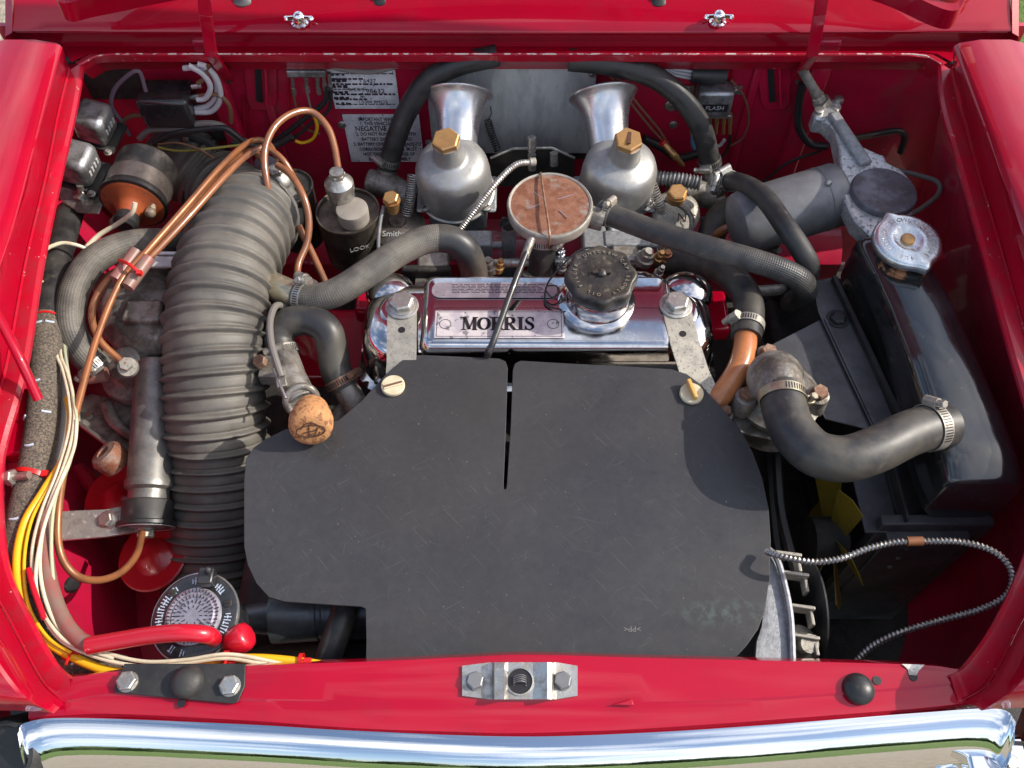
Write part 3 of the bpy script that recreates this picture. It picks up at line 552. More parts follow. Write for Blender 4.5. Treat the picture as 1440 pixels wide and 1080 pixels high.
b = MB(); b.prism(rrect(o.x + .003, P(692, 409, tz).y, tz + .0012, .081, .0125, .0115), Z3 * .0008); sp = rc.part('data_plate', b, plate_s, label='narrow rounded data plate with faint printed lines')
b = MB()
for r_ in range(6):
    xx = -.052
    while xx < .06:
        l = random.uniform(.003, .012); b.box(Vector((o.x + xx + l / 2, o.y + .0068 - r_ * .0026, tz + .0022)), X3, Y3, Z3, l, .0009, .0002); xx += l + .0018
rc.part('small_print', b, ink_soft, sp)
q0 = P(702, 457, tz + .0015); xd = X3; yd = Y3
b = MB(); b.box(Vector((q0.x, q0.y + .001, tz + .0015)), X3, Y3, Z3, .163, .043, .0014); 
npl = rc.part('name_plate', b, plate_m, label='silver name plate reading MORRIS', bev=.0006)
b = MB()
def ring(c, r, w_, z=0):
    b.lathe(c, Z3, [(0, r * 1000), (.3, r * 1000), (.3, (r - w_) * 1000), (0, (r - w_) * 1000)], 24, cap=False)
for s_ in (-1, 1): ring(Vector((q0.x + s_ * .068, q0.y + .001, tz + .0022)), .0075, .0007)
for s_ in (-1, 1): b.box(Vector((q0.x, q0.y + .001 + s_ * .0192, tz + .0023)), X3, Y3, Z3, .157, .0006, .0003)
for s_ in (-1, 1): b.box(Vector((q0.x + s_ * .0785, q0.y + .001, tz + .0023)), X3, Y3, Z3, .0006, .038, .0003)
rc.part('plate_border', b, ink_soft, npl)
# slab-serif MORRIS, each letter built from strokes
H, ST, TH = .0190, .0042, .0016
def stroke(mb, o, pts, th):
    for (x0, y0), (x1, y1) in zip(pts, pts[1:]):
        A_, B_ = o + Vector((x0, y0, 0)), o + Vector((x1, y1, 0)); d = (B_ - A_)
        if d.length < 1e-6: continue
        mb.box((A_ + B_) / 2, d.normalized(), Z3.cross(d).normalized(), Z3, d.length + th * .2, th, .0005)
def serif(mb, o, x, y, w_): stroke(mb, o, [(x - w_ / 2, y), (x + w_ / 2, y)], TH * .8)
def glyph(ch, o):
    mb = MB()
    if ch == 'M':
        stroke(mb, o, [(.002, 0), (.002, H)], TH); stroke(mb, o, [(.0148, 0), (.0148, H)], ST); stroke(mb, o, [(.003, H), (.0085, .001)], ST * .9); stroke(mb, o, [(.0085, .001), (.014, H)], TH)
        for x, y_ in ((.002, 0), (.0148, 0), (.001, H), (.0155, H)): serif(mb, o, x, y_, .006)
        wd = .0185
    elif ch == 'O':
        n = 28
        for k in range(n):
            a, a2 = 2 * math.pi * k / n, 2 * math.pi * (k + 1) / n; th = TH + (ST - TH) * abs(math.cos((a + a2) / 2)) ** 1.5
            stroke(mb, o, [(.0077 + .0062 * math.cos(a), H / 2 + H * .47 * math.sin(a)), (.0077 + .0062 * math.cos(a2), H / 2 + H * .47 * math.sin(a2))], th)
        wd = .0165
    elif ch == 'R':
        stroke(mb, o, [(.003, 0), (.003, H)], ST); serif(mb, o, .003, 0, .0075); serif(mb, o, .0015, H, .004)
        arc = [(.003, H), (.0075, H)] + [(.0075 + .0040 * math.cos(a), H * .76 + H * .24 * math.sin(a)) for a in [math.radians(90 - 180 * k / 10) for k in range(11)]] + [(.003, H * .52)]
        for k, (p_, q_) in enumerate(zip(arc, arc[1:])): stroke(mb, o, [p_, q_], ST * .9 if 4 <= k <= 9 else TH)
        stroke(mb, o, [(.0065, H * .5), (.0125, 0)], ST * .9); serif(mb, o, .0135, 0, .004); wd = .0158
    elif ch == 'I':
        stroke(mb, o, [(.004, 0), (.004, H)], ST); serif(mb, o, .004, 0, .0075); serif(mb, o, .004, H, .0075); wd = .0088
    else:
        ctl = spline([Vector(p_) for p_ in ((.0102, H * .80, 0), (.0088, H * .97, 0), (.005, H * .99, 0), (.0022, H * .78, 0), (.0045, H * .57, 0), (.0082, H * .44, 0), (.0102, H * .22, 0), (.0070, H * .01, 0), (.0032, H * .04, 0), (.0014, H * .22, 0))], 4)
        n = len(ctl) - 1
        for k in range(n): stroke(mb, o, [(ctl[k].x, ctl[k].y), (ctl[k+1].x, ctl[k+1].y)], TH + (ST - TH) * max(0, math.sin(math.pi * (k - n * .25) / (n * .5))) if n * .25 < k < n * .75 else TH)
        stroke(mb, o, [(.0104, H * .70), (.0104, H)], TH); stroke(mb, o, [(.0012, 0), (.0012, H * .3)], TH); wd = .013
    return mb, wd
x = P(650, 463, tz).x; yb = q0.y - .0080
for ch in 'MORRIS':
    mb, wd = glyph(ch, Vector((x, yb, tz + .0026))); mb.v = [Vector((x + (v_.x - x) * 1.06, v_.y, v_.z)) for v_ in mb.v]; rc.part('letter', mb, ink, npl); x += wd * 1.04
for dx_, dy_, r_ in ((508 + 42, 414, .034), (964, 414, .036), (900, 408, .030)):
    b = MB(); b.ball(P(dx_, dy_, -.066), r_, 28, (1, .9, .78)); rc.part('pressed_bulge', b, chrome2, angle=180)
# stays bolted to the cover that hold the shield
for k, (bx, by, ex, ey) in enumerate(((566, 432, 563, 540), (950, 431, 992, 560))):
    st = Thing('shield_stay', ('speckled galvanised strap under the bolt at the left end of the rocker cover', 'speckled galvanised strap under the bolt at the right end of the rocker cover')[k], 'metal strap', (bx, by, -.05), 'straps holding the black shield')
    A_, B_ = P(bx, by, -.030), P(ex, ey, -.0545)
    kn = P(bx + (ex - bx) * .3, by + (ey - by) * .40, -.034); b = MB(); wdt = .0185
    d = (B_ - A_); d.z = 0; sd_ = Z3.cross(d.normalized())
    path = [A_ - d.normalized() * .012, A_, kn, kn.lerp(B_, .5) + Z3 * -.006, B_]
    rows = [[p - sd_ * (wdt * (.7 if i == 0 else 1)) + Z3 * zz for i, p in enumerate(path)] for zz in (0,)] + [[p + sd_ * (wdt * (.7 if i == 0 else 1)) for i, p in enumerate(path)]]
    b.loft(rows); o = st.part('strap', b, galv, angle=40); solid(o, .0025, 1)
    hp = A_.lerp(kn, .78) + Z3 * .0018
    hh = MB(); hh.lathe(hp, Z3, [(0, 4.5), (1.2, 4.5)], 18); st.part('strap_hole', hh, ink)
    q = MB(); q.lathe(A_ + Z3 * .0015, Z3, [(0, 21), (2, 21), (2.6, 19.5)], 28); q.lathe(A_ + Z3 * .004, Z3, [(0, 17), (2, 17), (2.5, 15)], 28)
    q.hexa(A_ + Z3 * .0062, Z3, 15.5, 9, .25 + k); st.part('bolt', q, zinc, angle=25)
# black shield
sh = Thing('splash_shield', 'large scuffed black plastic sheet with a slit, covering the front of the engine', 'plastic shield', (715, 720, -.05))
SZ = -.046
oc = [(343, 768), (343, 675), (346, 645), (356, 630), (372, 618), (402, 603), (440, 597), (476, 591), (507, 565), (540, 529), (566, 506), (578, 500), (592, 499), (640, 501), (700, 504), (711, 508), (715, 516), (714, 600), (712, 686), (710, 688), (708, 686),
      (716, 600), (720, 522)]
oc = [(343, 768), (343, 675), (346, 645), (356, 630), (372, 618), (402, 603), (440, 597), (476, 591), (507, 565), (540, 529), (566, 506), (578, 500), (592, 499), (640, 501), (702, 504), (711, 508), (714, 517), (711.5, 600), (708, 684), (709, 688), (711, 688), (712.5, 684), (718, 600), (721, 520), (724, 511), (732, 507), (800, 511), (880, 515), (945, 519), (966, 526), (985, 540), (1010, 568), (1040, 602), (1058, 635), (1072, 672), (1081, 715), (1084, 760), (1082, 815), (1076, 858), (1066, 885), (1050, 908), (1038, 921), (1020, 936), (1000, 945), (514, 945), (515, 900), (514, 856), (508, 853), (460, 850), (400, 846), (378, 840), (360, 820), (348, 794)]
tp = [P(x, y_, SZ) for x, y_ in oc]
me = MB().prism(tp, Z3 * -.003); so = sh.part('sheet', me, shield_m, bev=.0006)
# tiny moulded mark near the bottom, seen upside down
for k, (kx, ky, ang) in enumerate(((553, 544, .33), (972, 555, 1.35))):
    p = P(kx, ky, SZ + .001); b = MB(); b.lathe(p, Z3, [(0, 14), (0.5, 14.5), (4, 14.5), (5, 13.5), (5.2, 2)], 36)
    kb = sh.part('knob', b, cream, label=('cream slotted knob with its slot slanting, at the upper left of the sheet', 'cream knob with a raised orange-tinted bar, at the upper right of the sheet')[k])
    d = Vector((math.cos(ang), math.sin(ang), 0)); b = MB()
    if k == 0:
        for s_ in (-1, 1): b.box(p + Z3 * .006 + Z3.cross(d) * (.0028 * s_), d, Z3.cross(d), Z3, .024, .0022, .0025)
        sh.part('knob_ridge', b, cream, kb, bev=.0006)
        b = MB(); b.box(p + Z3 * .0055, d, Z3.cross(d), Z3, .024, .003, .0006); sh.part('knob_slot', b, brown_w, kb)
    else:
        d = Vector((-.25, 1, 0)).normalized(); b.box(p + Z3 * .009 + d * .002, d, Z3.cross(d), Z3, .027, .0055, .009); sh.part('knob_ridge', b, orange_bar, kb, bev=.0015)
text(sh, '>PP<', P(889, 884, SZ + .0001), -X3, -Y3, .0085, mould, so, name='moulded_mark')
# dipstick
d0, d1 = P(744, 345, -.0), P(685, 501, -.042)
T = Thing('dipstick', 'thin dark rod leaning across the name plate', 'dipstick', d1)
T.part('rod', MB().tube(resample(spline([d0, P(722, 402, -.010), P(700, 463, -.024), P(689, 492, -.034), P(684, 504, -.052)], 6), .006)[0], .0043, 12), black_gloss)
T.part('rod_sleeve', MB().tube([d0 - (d1 - d0).normalized() * .01, d0.lerp(d1, .12)], .0055, 14), cast)
# oil filler neck, cap
T = Thing('filler_neck', 'short chrome filler neck rising from the rocker cover under the black cap', 'filler neck', (843, 440, -.035))
dr = Vector((.01, -.06, 1)).normalized(); B_ = P(846, 384, .030) - dr * .017; A_ = B_ - dr * .040
b = MB(); b.lathe(A_, dr, [(-10, 56), (-2, 47), (1, 41), (4, 39), (18, 38), (30, 39), (35, 41), (36, 38)], 44); T.part('neck', b, chrome2, angle=60)
b = MB(); b.lathe(A_ + dr * .031, dr, [(0, 39.6), (3, 40.5), (5, 39.6)], 44); T.part('neck_bead', b, alu)
T = Thing('oil_filler_cap', 'dusty black scalloped oil filler cap on the chrome neck', 'filler cap', B_)
sc6 = lambda a: 1 + .045 * math.cos(8 * a)
b = MB(); b.lathe(B_ - dr * .006, dr, [(0, 38), (2, 42), (8, 43.5), (18, 43.5), (22, 41.5), (23, 39), (22, 36), (21.4, 24), (22.5, 8), (23, 1)], 96, scal=sc6); co = T.part('cap', b, cap_blk, angle=60)
tp_ = B_ + dr * .017; u_, w_ = frame(dr)
b = MB(); b.lathe(tp_, dr, [(-1, 7), (3, 6), (5, 3), (5.4, .5)], 16); b.bar(tp_ - u_ * .011 + dr * .002, tp_ + u_ * .011 + dr * .002, .005, .004, dr); T.part('centre_boss', b, cap_blk, co)
s_ = "UNSCREW CAP SLOWLY  OIL FILLER  "
for k, ch in enumerate(s_):
    if ch == ' ': continue
    a = -2 * math.pi * k / len(s_) + 2.2; rd = X3 * math.cos(a) + dr.cross(X3).normalized() * math.sin(a)
    rd = (rd - dr * rd.dot(dr)).normalized(); text(T, ch, tp_ + rd * .0325 + dr * .0003, rd.cross(dr) * 1, rd, .0062, cap_let, co, name='raised_letter', ext=.0004)
T = Thing('cap_retaining_wire', 'thin looped black wire beside the oil filler cap', 'wire', (780, 420, -.03))
T.part('wire', MB().tube(resample(spline([(850, 348, .02), (815, 352, .018), (780, 385, .0), (768, 405, -.02), (768, 428, -.028), (790, 436, -.026)], 8), .003)[0], .0012, 8), black_w)
T.part('wire_loop', MB().tube(resample(spline([(770, 402, -.020), (782, 402, -.020), (786, 412, -.022), (776, 418, -.024), (767, 408, -.022)], 6), .002)[0], .0010, 8), black_w)
# ---------------------------------------------------------------- things fixed to the bulkhead
PY_ = BK - .004
hs = Thing('heat_shield_box', 'dull aluminium sheet box on the bulkhead behind the carburettors', 'metal panel', Y(720, 225, BK))
b = MB(); p0, p1 = Y(596, 80, BK - .012), Y(841, 80, BK - .012); z1 = Y(720, 214, BK - .012).z
b.box(Vector(((p0.x + p1.x) / 2, BK - .008, (z1 + .03) / 2)), X3, Y3, Z3, p1.x - p0.x, .015, .03 - z1); hb = hs.part('sheet', b, alu_sheet, bev=.0015)
b = MB(); b.box(Vector(((p0.x + p1.x) / 2, BK - .006, z1 - .006)), X3, Y3, Z3, p1.x - p0.x - .01, .010, .02); hs.part('lower_gap', b, black_satin)
for bx, by in ((604, 104), (603, 200), (833, 104)): bolt(hs, Y(bx, by, BK - .0158), -Y3, 4, 2.5, zinc)
def plate(T, name, x0, x1, y0, y1, m, dep=.0015, yy=BK - .002, label=None):
    c = Y((x0 + x1) / 2, (y0 + y1) / 2, yy); h = Y((x0 + x1) / 2, y0, yy).z - Y((x0 + x1) / 2, y1, yy).z; w_ = Y(x1, (y0 + y1) / 2, yy).x - Y(x0, (y0 + y1) / 2, yy).x
    b = MB(); b.box(c, X3, Y3, Z3, w_, dep, h); return T.part(name, b, m, label=label), c, w_, h
T = Thing('identity_plate', 'scratched silver identity plate with stamped numbers, under the fuse box', 'number plate', Y(510, 150, BK))
o, c, w_, h = plate(T, 'plate', 466, 559, 98, 153, plate_w)
b = MB(); random.seed(5)
for r_ in range(7):
    z_ = c.z + h * (.40 - r_ * .13); xx = -w_ * .46
    while xx < -w_ * .02 or (xx < w_ * .44 and r_ % 2 == 0):
        l = random.uniform(.003, .010); b.box(Vector((c.x + xx + l / 2, c.y - .001, z_)), X3, Y3, Z3, l, .0006, .003 if r_ % 3 else .0015); xx += l + .002
T.part('print_line', b, ink_soft, o)
b = MB()
for r_ in range(6):
    for q_ in range(3): b.box(Vector((c.x - w_ * (.45 - .085 * q_), c.y - .0007, c.z + h * (.38 - .15 * r_))), X3, Y3, Z3, w_ * random.uniform(.04, .075), .0008, h * random.uniform(.05, .10))
T.part('dark_print', b, ink_soft, o)
for s_, dx, dz, sz in (('6437', .10, .22, .010), ('B/C5/2', -.12, -.0, .009), ('10', -.05, -.2, .009), ('98632', .16, -.04, .012), ('1/5304 BMC/2', .1, -.32, .008)):
    text(T, s_, Vector((c.x + w_ * dx, c.y - .0012, c.z + h * dz)), X3, Z3, sz, ink_soft, o)
T = Thing('warning_label', 'white printed label with NEGATIVE EARTH warning on the red bulkhead', 'label', Y(540, 195, BK))
o, c, w_, h = plate(T, 'label_sheet', 488, 593, 162, 228, plate_w)
L_ = ['IMPORTANT WARNING', '1. THIS VEHICLE IS WIRED', 'NEGATIVE EARTH', '2. DO NOT RUN ENGINE WITH', 'BATTERY DISCONNECTED', '3. BATTERY OVERFILLING LEADS TO', 'CORROSION. THE LEVEL MUST', 'NOT EXCEED THE EDGE OF', 'SEPARATOR ASSEMBLY']
for k, s_ in enumerate(L_):
    big = k == 2; z_ = c.z + h * (.43 - .108 * k + (.0 if k else -.02))
    text(T, s_, Vector((c.x + (.0 if k in (0, 2) else .004), c.y - .0012, z_)), X3, Z3, .0140 if big else .0096, ink_soft if not big else ink, o, sx=.80 if big else .72, bold=.0001)
T = Thing('fuse_box', 'grey metal voltage stabiliser with hanging spade terminals, above the identity plate', 'electrical unit', Y(432, 100, BK - .02))
b = MB(); b.box(Y(432, 96, BK - .018), X3, Y3, Z3, .058, .03, .012); T.part('case', b, relay_m, bev=.002)
for x in (411, 430, 446, 455, 463):
    A_, B_ = Y(x, 102, BK - .02), Y(x + 1, 118 + (x % 7), BK - .018); b = MB(); b.cyl(A_, B_, .0028, 8); b.cyl(B_, B_ + Vector((0, 0, -.012)), .0036, 8); T.part('terminal', b, zinc)
# upright wires from it
for k, (nm, lb, pts, r_, m) in enumerate((
    ('terminal_wire', 'thin brown wire hanging from the leftmost terminal under the scuttle', [(411, 125), (416, 150), (420, 170), (432, 182), (450, 188)], 1.6, brown_w),
    ('terminal_wire', 'thin grey wire hanging from the second terminal under the scuttle', [(431, 126), (436, 148), (442, 168), (460, 178)], 1.6, grey_w),
    ('black_cable', 'black cable swinging down from the terminals to the left', [(462, 125), (455, 145), (430, 165), (405, 185), (380, 203), (355, 207), (325, 200)], 4, black_w),
    ('black_cable', 'thinner black cable beside the swinging black cable', [(466, 128), (462, 155), (440, 172), (415, 193), (395, 200)], 2.5, black_w),
    ('yellow_lead', 'short yellow wire curving beside the black cables', [(443, 165), (446, 180), (440, 195), (425, 201), (415, 198)], 2.3, yellow))):
    hose(nm, lb, 'wire', [Y(x, y_, BK - .02 - k * .003) for x, y_ in pts], r_, m, n=8)
hose('grey_cable', 'pale grey cable sagging just below the scuttle lip', 'cable', [Y(x, y_, BK - .03) for x, y_ in ((455, 88), (480, 97), (520, 101), (550, 95), (575, 86))], 4, grey_w, n=10)
T = Thing('flasher_unit', 'silver flasher relay box with black FLASH tape, right of the carburettors', 'relay', Y(1003, 160, BK))
c = Y(1003, 139, BK - .022); b = MB(); b.box(c, X3, Y3, Z3, .056, .032, .046); T.part('case', b, relay_m, bev=.005)
b = MB(); b.box(c + Vector((0, .004, -.025)), X3, Y3, Z3, .062, .034, .006); T.part('base', b, zinc, bev=.001)
b = MB(); b.box(c + Vector((.001, -.0165, -.004)), X3, Y3, Z3, .040, .0012, .013); lb_ = T.part('tape', b, ink)
text(T, 'FLASH', c + Vector((.001, -.0173, -.004)), X3, Z3, .0105, white, lb_, sx=.98)
for sx_ in (-1, 1):
    p = Vector((c.x + sx_ * .037, BK - .004, c.z + .002)); b = MB(); b.box(p, X3, Y3, Z3, .018, .002, .016); b.lathe(p, -Y3, [(0, 6), (4, 5), (5, 3)], 16); T.part('fixing_lug', b, zinc)
for k, x in enumerate((973, 998, 1008, 1018, 1027)):
    A_, B_ = Y(x, 160, BK - .02), Y(x - 1, 188, BK - .02); b = MB(); b.cyl(A_, A_.lerp(B_, .5), .0038, 10); b.cyl(A_.lerp(B_, .5), B_, .0028, 10); T.part('terminal', b, brass)
for nm, lb, pts, r_, m in (('blue_wire', 'short blue wire looping under the flasher unit', [(975, 190), (975, 203), (983, 216), (995, 220)], 3.5, blue_w),
    ('white_wire', 'white wire hanging under the flasher unit', [(998, 190), (1003, 202), (1012, 205), (1019, 196)], 2.5, white),
    ('black_wire', 'thin black wire under the flasher unit', [(1027, 190), (1025, 205), (1016, 220), (1010, 226)], 2.2, black_w),
    ('brown_wire', 'thin brown wire curving right of the flasher unit', [(1028, 112), (1046, 135), (1053, 165), (1046, 192), (1028, 205)], 1.6, brown_w)):
    hose(nm, lb, 'wire', [Y(x, y_, BK - .02) for x, y_ in pts], r_, m, n=8)
T = Thing('grommet_sleeve', 'black taped cable sleeve above the flasher unit', 'cable sleeve', Y(1000, 110, BK - .02))
T.part('sleeve', MB().tube([Y(972, 104, BK - .02), Y(1020, 106, BK - .02)], .013, 20), rubber)
for k in range(3): hose('white_wire', ('white wire feeding the black sleeve, uppermost of three', 'white wire feeding the black sleeve, middle of three', 'white wire feeding the black sleeve, lowest of three')[k], 'wire', [Y(930, 86 + k * 2, BK - .03), Y(945, 96 + k * 4, BK - .025), Y(975, 101 + k * 5, BK - .022)], 2.2, white, n=8, group='white wires into the black sleeve')
for bx, by, r_ in ((944, 148, 9), (947, 175, 6), (481, 175, 6)):
    T = Thing('bulkhead_screw', {944: 'larger screw head on the red bulkhead left of the flasher unit', 947: 'small screw head below the larger one left of the flasher unit', 481: 'screw head left of the white warning label'}[bx], 'screw', Y(bx, by, BK - .002), 'screws in the red bulkhead')
    p = Y(bx, by, BK - .001); b = MB(); b.lathe(p, -Y3, [(0, r_ * 1.2), (1.5, r_ * 1.2), (3, r_)], 20); b.lathe(p + Vector((0, -.003, 0)), -Y3, [(0, r_ * .6), (2, r_ * .55)], 6); T.part('screw_head', b, zinc)
# black module with its white leads (upper left)
T = Thing('black_module', 'black plastic box with white leads in the upper left corner of the bay', 'electrical box', Y(235, 170, BK - .06))
A_, B_ = Y(203, 147, BK - .05), Y(273, 145, BK - .05); b = MB()
b.box((A_ + B_) / 2, X3, Y3, Z3, (B_ - A_).length, .055, .052); T.part('case', b, black_gloss, bev=.006)
for y_ in (122, 137, 152): b = MB(); b.cyl(Y(270, y_, BK - .05), Y(284, y_ - 2, BK - .05), .004, 10); T.part('terminal', b, zinc)
for k, pts in enumerate(([(275, 153), (293, 148), (305, 130), (300, 105), (280, 95), (258, 96)], [(275, 158), (298, 156), (310, 138), (305, 112), (292, 95), (278, 90)], [(277, 140), (289, 138), (296, 122), (285, 104), (265, 92)])):
    hose('white_lead', ('outer white lead looping off the black box', 'outermost thick white lead looping off the black box', 'inner white lead looping off the black box')[k], 'wire', [Y(x, y_, BK - .055 - .004 * k) for x, y_ in pts], 4, white, 'white leads of the black box', n=10)
hose('purple_lead', 'dull violet lead arching left of the black box', 'wire', [Y(x, y_, BK - .06) for x, y_ in ((205, 128), (195, 100), (175, 110), (160, 128), (157, 150), (172, 172), (182, 190))], 3, mat('violet_wire', (.14, .10, .13), .5), n=8)
hose('brown_lead', 'brown lead arching from the right end of the black box', 'wire', [Y(x, y_, BK - .06) for x, y_ in ((280, 135), (305, 133), (322, 148), (325, 172))], 3.2, brown_w, n=8)
hose('short_brown_lead', 'short brown lead at the top right of the black box', 'wire', [Y(x, y_, BK - .06) for x, y_ in ((278, 117), (290, 108), (293, 92))], 3.4, brown_w, n=8)
hose('brown_lead_low', 'brown lead under the left end of the black box', 'wire', [Y(x, y_, BK - .06) for x, y_ in ((173, 170), (185, 163), (205, 162))], 3.2, brown_w, n=8)
hose('grey_loom', 'thick grey cable running right under the black box', 'cable', [Y(x, y_, BK - .07) for x, y_ in ((196, 195), (212, 183), (245, 180), (280, 174), (310, 176), (335, 195), (365, 205))], 4.5, grey_w, n=10)
hose('black_loom', 'black cable running under the grey cable and coil', 'cable', [Y(x, y_, BK - .075) for x, y_ in ((216, 202), (245, 188), (285, 182), (315, 180), (332, 190), (350, 203), (385, 205), (410, 192))], 4.5, black_w, n=10)
hose('yellow_wire', 'thin yellow wire running right from behind the coil', 'wire', [Y(x, y_, BK - .08) for x, y_ in ((222, 207), (250, 212), (285, 210), (320, 206), (345, 203))], 1.8, mat('olive_wire', (.35, .30, .06), .5), n=8)
hose('brown_thin_wire', 'thin brown wire below the thin yellow wire', 'wire', [Y(x, y_, BK - .082) for x, y_ in ((222, 203), (250, 201), (280, 210), (300, 222))], 1.6, brown_w, n=8)
T = Thing('cable_grommet', 'black rubber grommet in the bulkhead right of the black box', 'grommet', Y(310, 185, BK - .02)); b = MB(); b.lathe(Y(310, 185, BK - .003), -Y3, [(0, 15), (5, 15), (8, 11), (9, 4)], 24); T.part('rubber', b, rubber)
T = Thing('duct_flange', 'dark blue ring where the big duct meets the bulkhead', 'duct flange', Y(268, 225, BK - .02))
b = MB(); b.lathe(Y(268, 218, BK - .03), -Y3, [(0, 52), (8, 52), (9, 45), (0, 44)], 44); T.part('ring', b, blue_grey)
bolt(T, Y(261, 196, BK - .04), -Y3, 4, 2, zinc)
# relays
for k, (cx_, cy_) in enumerate(((133, 172), (109, 229))):
    T = Thing('relay', ('upper of the two tin relays at the left, behind the other', 'lower of the two tin relays at the left, nearer the coil')[k], 'relay', P(cx_, cy_ + 20, -.08), 'tin relays by the left wing')
    c = P(cx_, cy_, -.03); d1 = Vector((.96, -.18, -.18)).normalized(); d2 = Vector((.18, .96, .1)).normalized(); d3 = d1.cross(d2)
    b = MB(); b.box(c, d1, d2, d3, .047, .05, .05); T.part('case', b, relay_m, bev=.009)
    b = MB(); b.box(c - d3 * .026 + d1 * .004, d1, d2, d3, .056, .056, .006); T.part('base', b, black_satin)
    b = MB()
    for i in range(4): b.box(c + d1 * .0240 + d2 * (-.012 + .008 * i), d1, d2, d3, .001, .004, .010)
    T.part('stamped_code', b, emboss)
    bolt(T, c - d3 * .024 - d2 * .03 + d1 * .026, d3, 4, 4, zinc)
# coil
T = Thing('ignition_coil', 'sooty black ignition coil with an orange top, at the upper left of the bay', 'coil', (190, 260, -.12))
A_, B_ = P(183, 218, -.075), P(183, 290, -.045); d = (B_ - A_).normalized()
d = Vector((-.06, -1, -.02)).normalized(); A_ = P(185, 292, -.06) - d * .078; 
b = MB(); b.lathe(A_, d, [(-18, 20), (-12, 38), (-6, 43), (32, 43), (33, 45), (60, 45), (64, 48), (70, 48), (72, 44)], 44); cb = T.part('case', b, coil_m)
b = MB(); b.lathe(A_ + d * .030, d, [(0, 45.4), (28, 45.4)], 44); T.part('metal_band', b, mat('coil_band', (.17, .145, .13), .4, .6, base2=(.10, .08, .07), ns=30, bump=.2), cb)
b = MB(); b.lathe(A_ + d * .069, d, [(0, 44), (3, 44), (5, 40), (9, 26), (16, 20), (30, 14), (34, 11)], 40); T.part('tower', b, orange)
e = A_ + d * .103; b = MB(); b.lathe(e - d * .016, d, [(0, 13), (10, 17), (22, 17), (28, 12)], 28); T.part('lead_boot', b, rubber)
u_, w_ = frame(d)
for k, (ax, ay) in enumerate(((.032, .004), (-.026, -.016))):
    q = A_ + d * .074 + X3 * ax + d.cross(X3) * ay; b = MB(); b.cyl(q, q + d * .014, .004, 10); b.hexa(q + d * .008, d, 6, 4); b.ball(q + d * .018, .008, 10); T.part('terminal', b, mat('dirty_terminal%d' % k, (.28, .22, .16), .6, .5, bump=.5))
T = Thing('coil_bracket', 'grimy steel bracket with bolt beside the coil', 'bracket', (105, 285, -.08))
b = MB(); b.prism([P(x, y_, -.075) for x, y_ in ((84, 262), (100, 260), (140, 268), (150, 280), (140, 302), (110, 300), (85, 282))], Z3 * .003); T.part('plate', b, zinc, bev=.001)
p = P(116, 275, -.072); b = MB(); b.lathe(p, Vector((-.3, -.4, 1)), [(0, 13), (2, 13)], 20); b.hexa(p + Z3 * .002, Vector((-.3, -.4, 1)), 11, 9); b.cyl(p, p + Vector((.006, -.002, .024)), .005, 12); T.part('bolt', b, zinc)
hose('white_coil_lead', 'cream lead arching from the orange coil top to the left', 'wire', [(190, 285, .012), (185, 300, .0), (165, 315, -.02), (140, 330, -.03), (122, 347, -.035)], 3.4, white_w, n=10)
hose('white_loop_lead', 'cream lead bowing from the wing edge to the braided hose', 'wire', [(54, 365, -.01), (62, 352, -.01), (85, 342, -.015), (105, 344, -.02), (122, 350, -.03)], 2.8, white_w, n=10)
hose('white_stub_lead', 'short cream lead crossing the dark loom by the left wing', 'wire', [(46, 392, -.01), (62, 398, -.01), (82, 410, -.02)], 2.8, white_w, n=10)
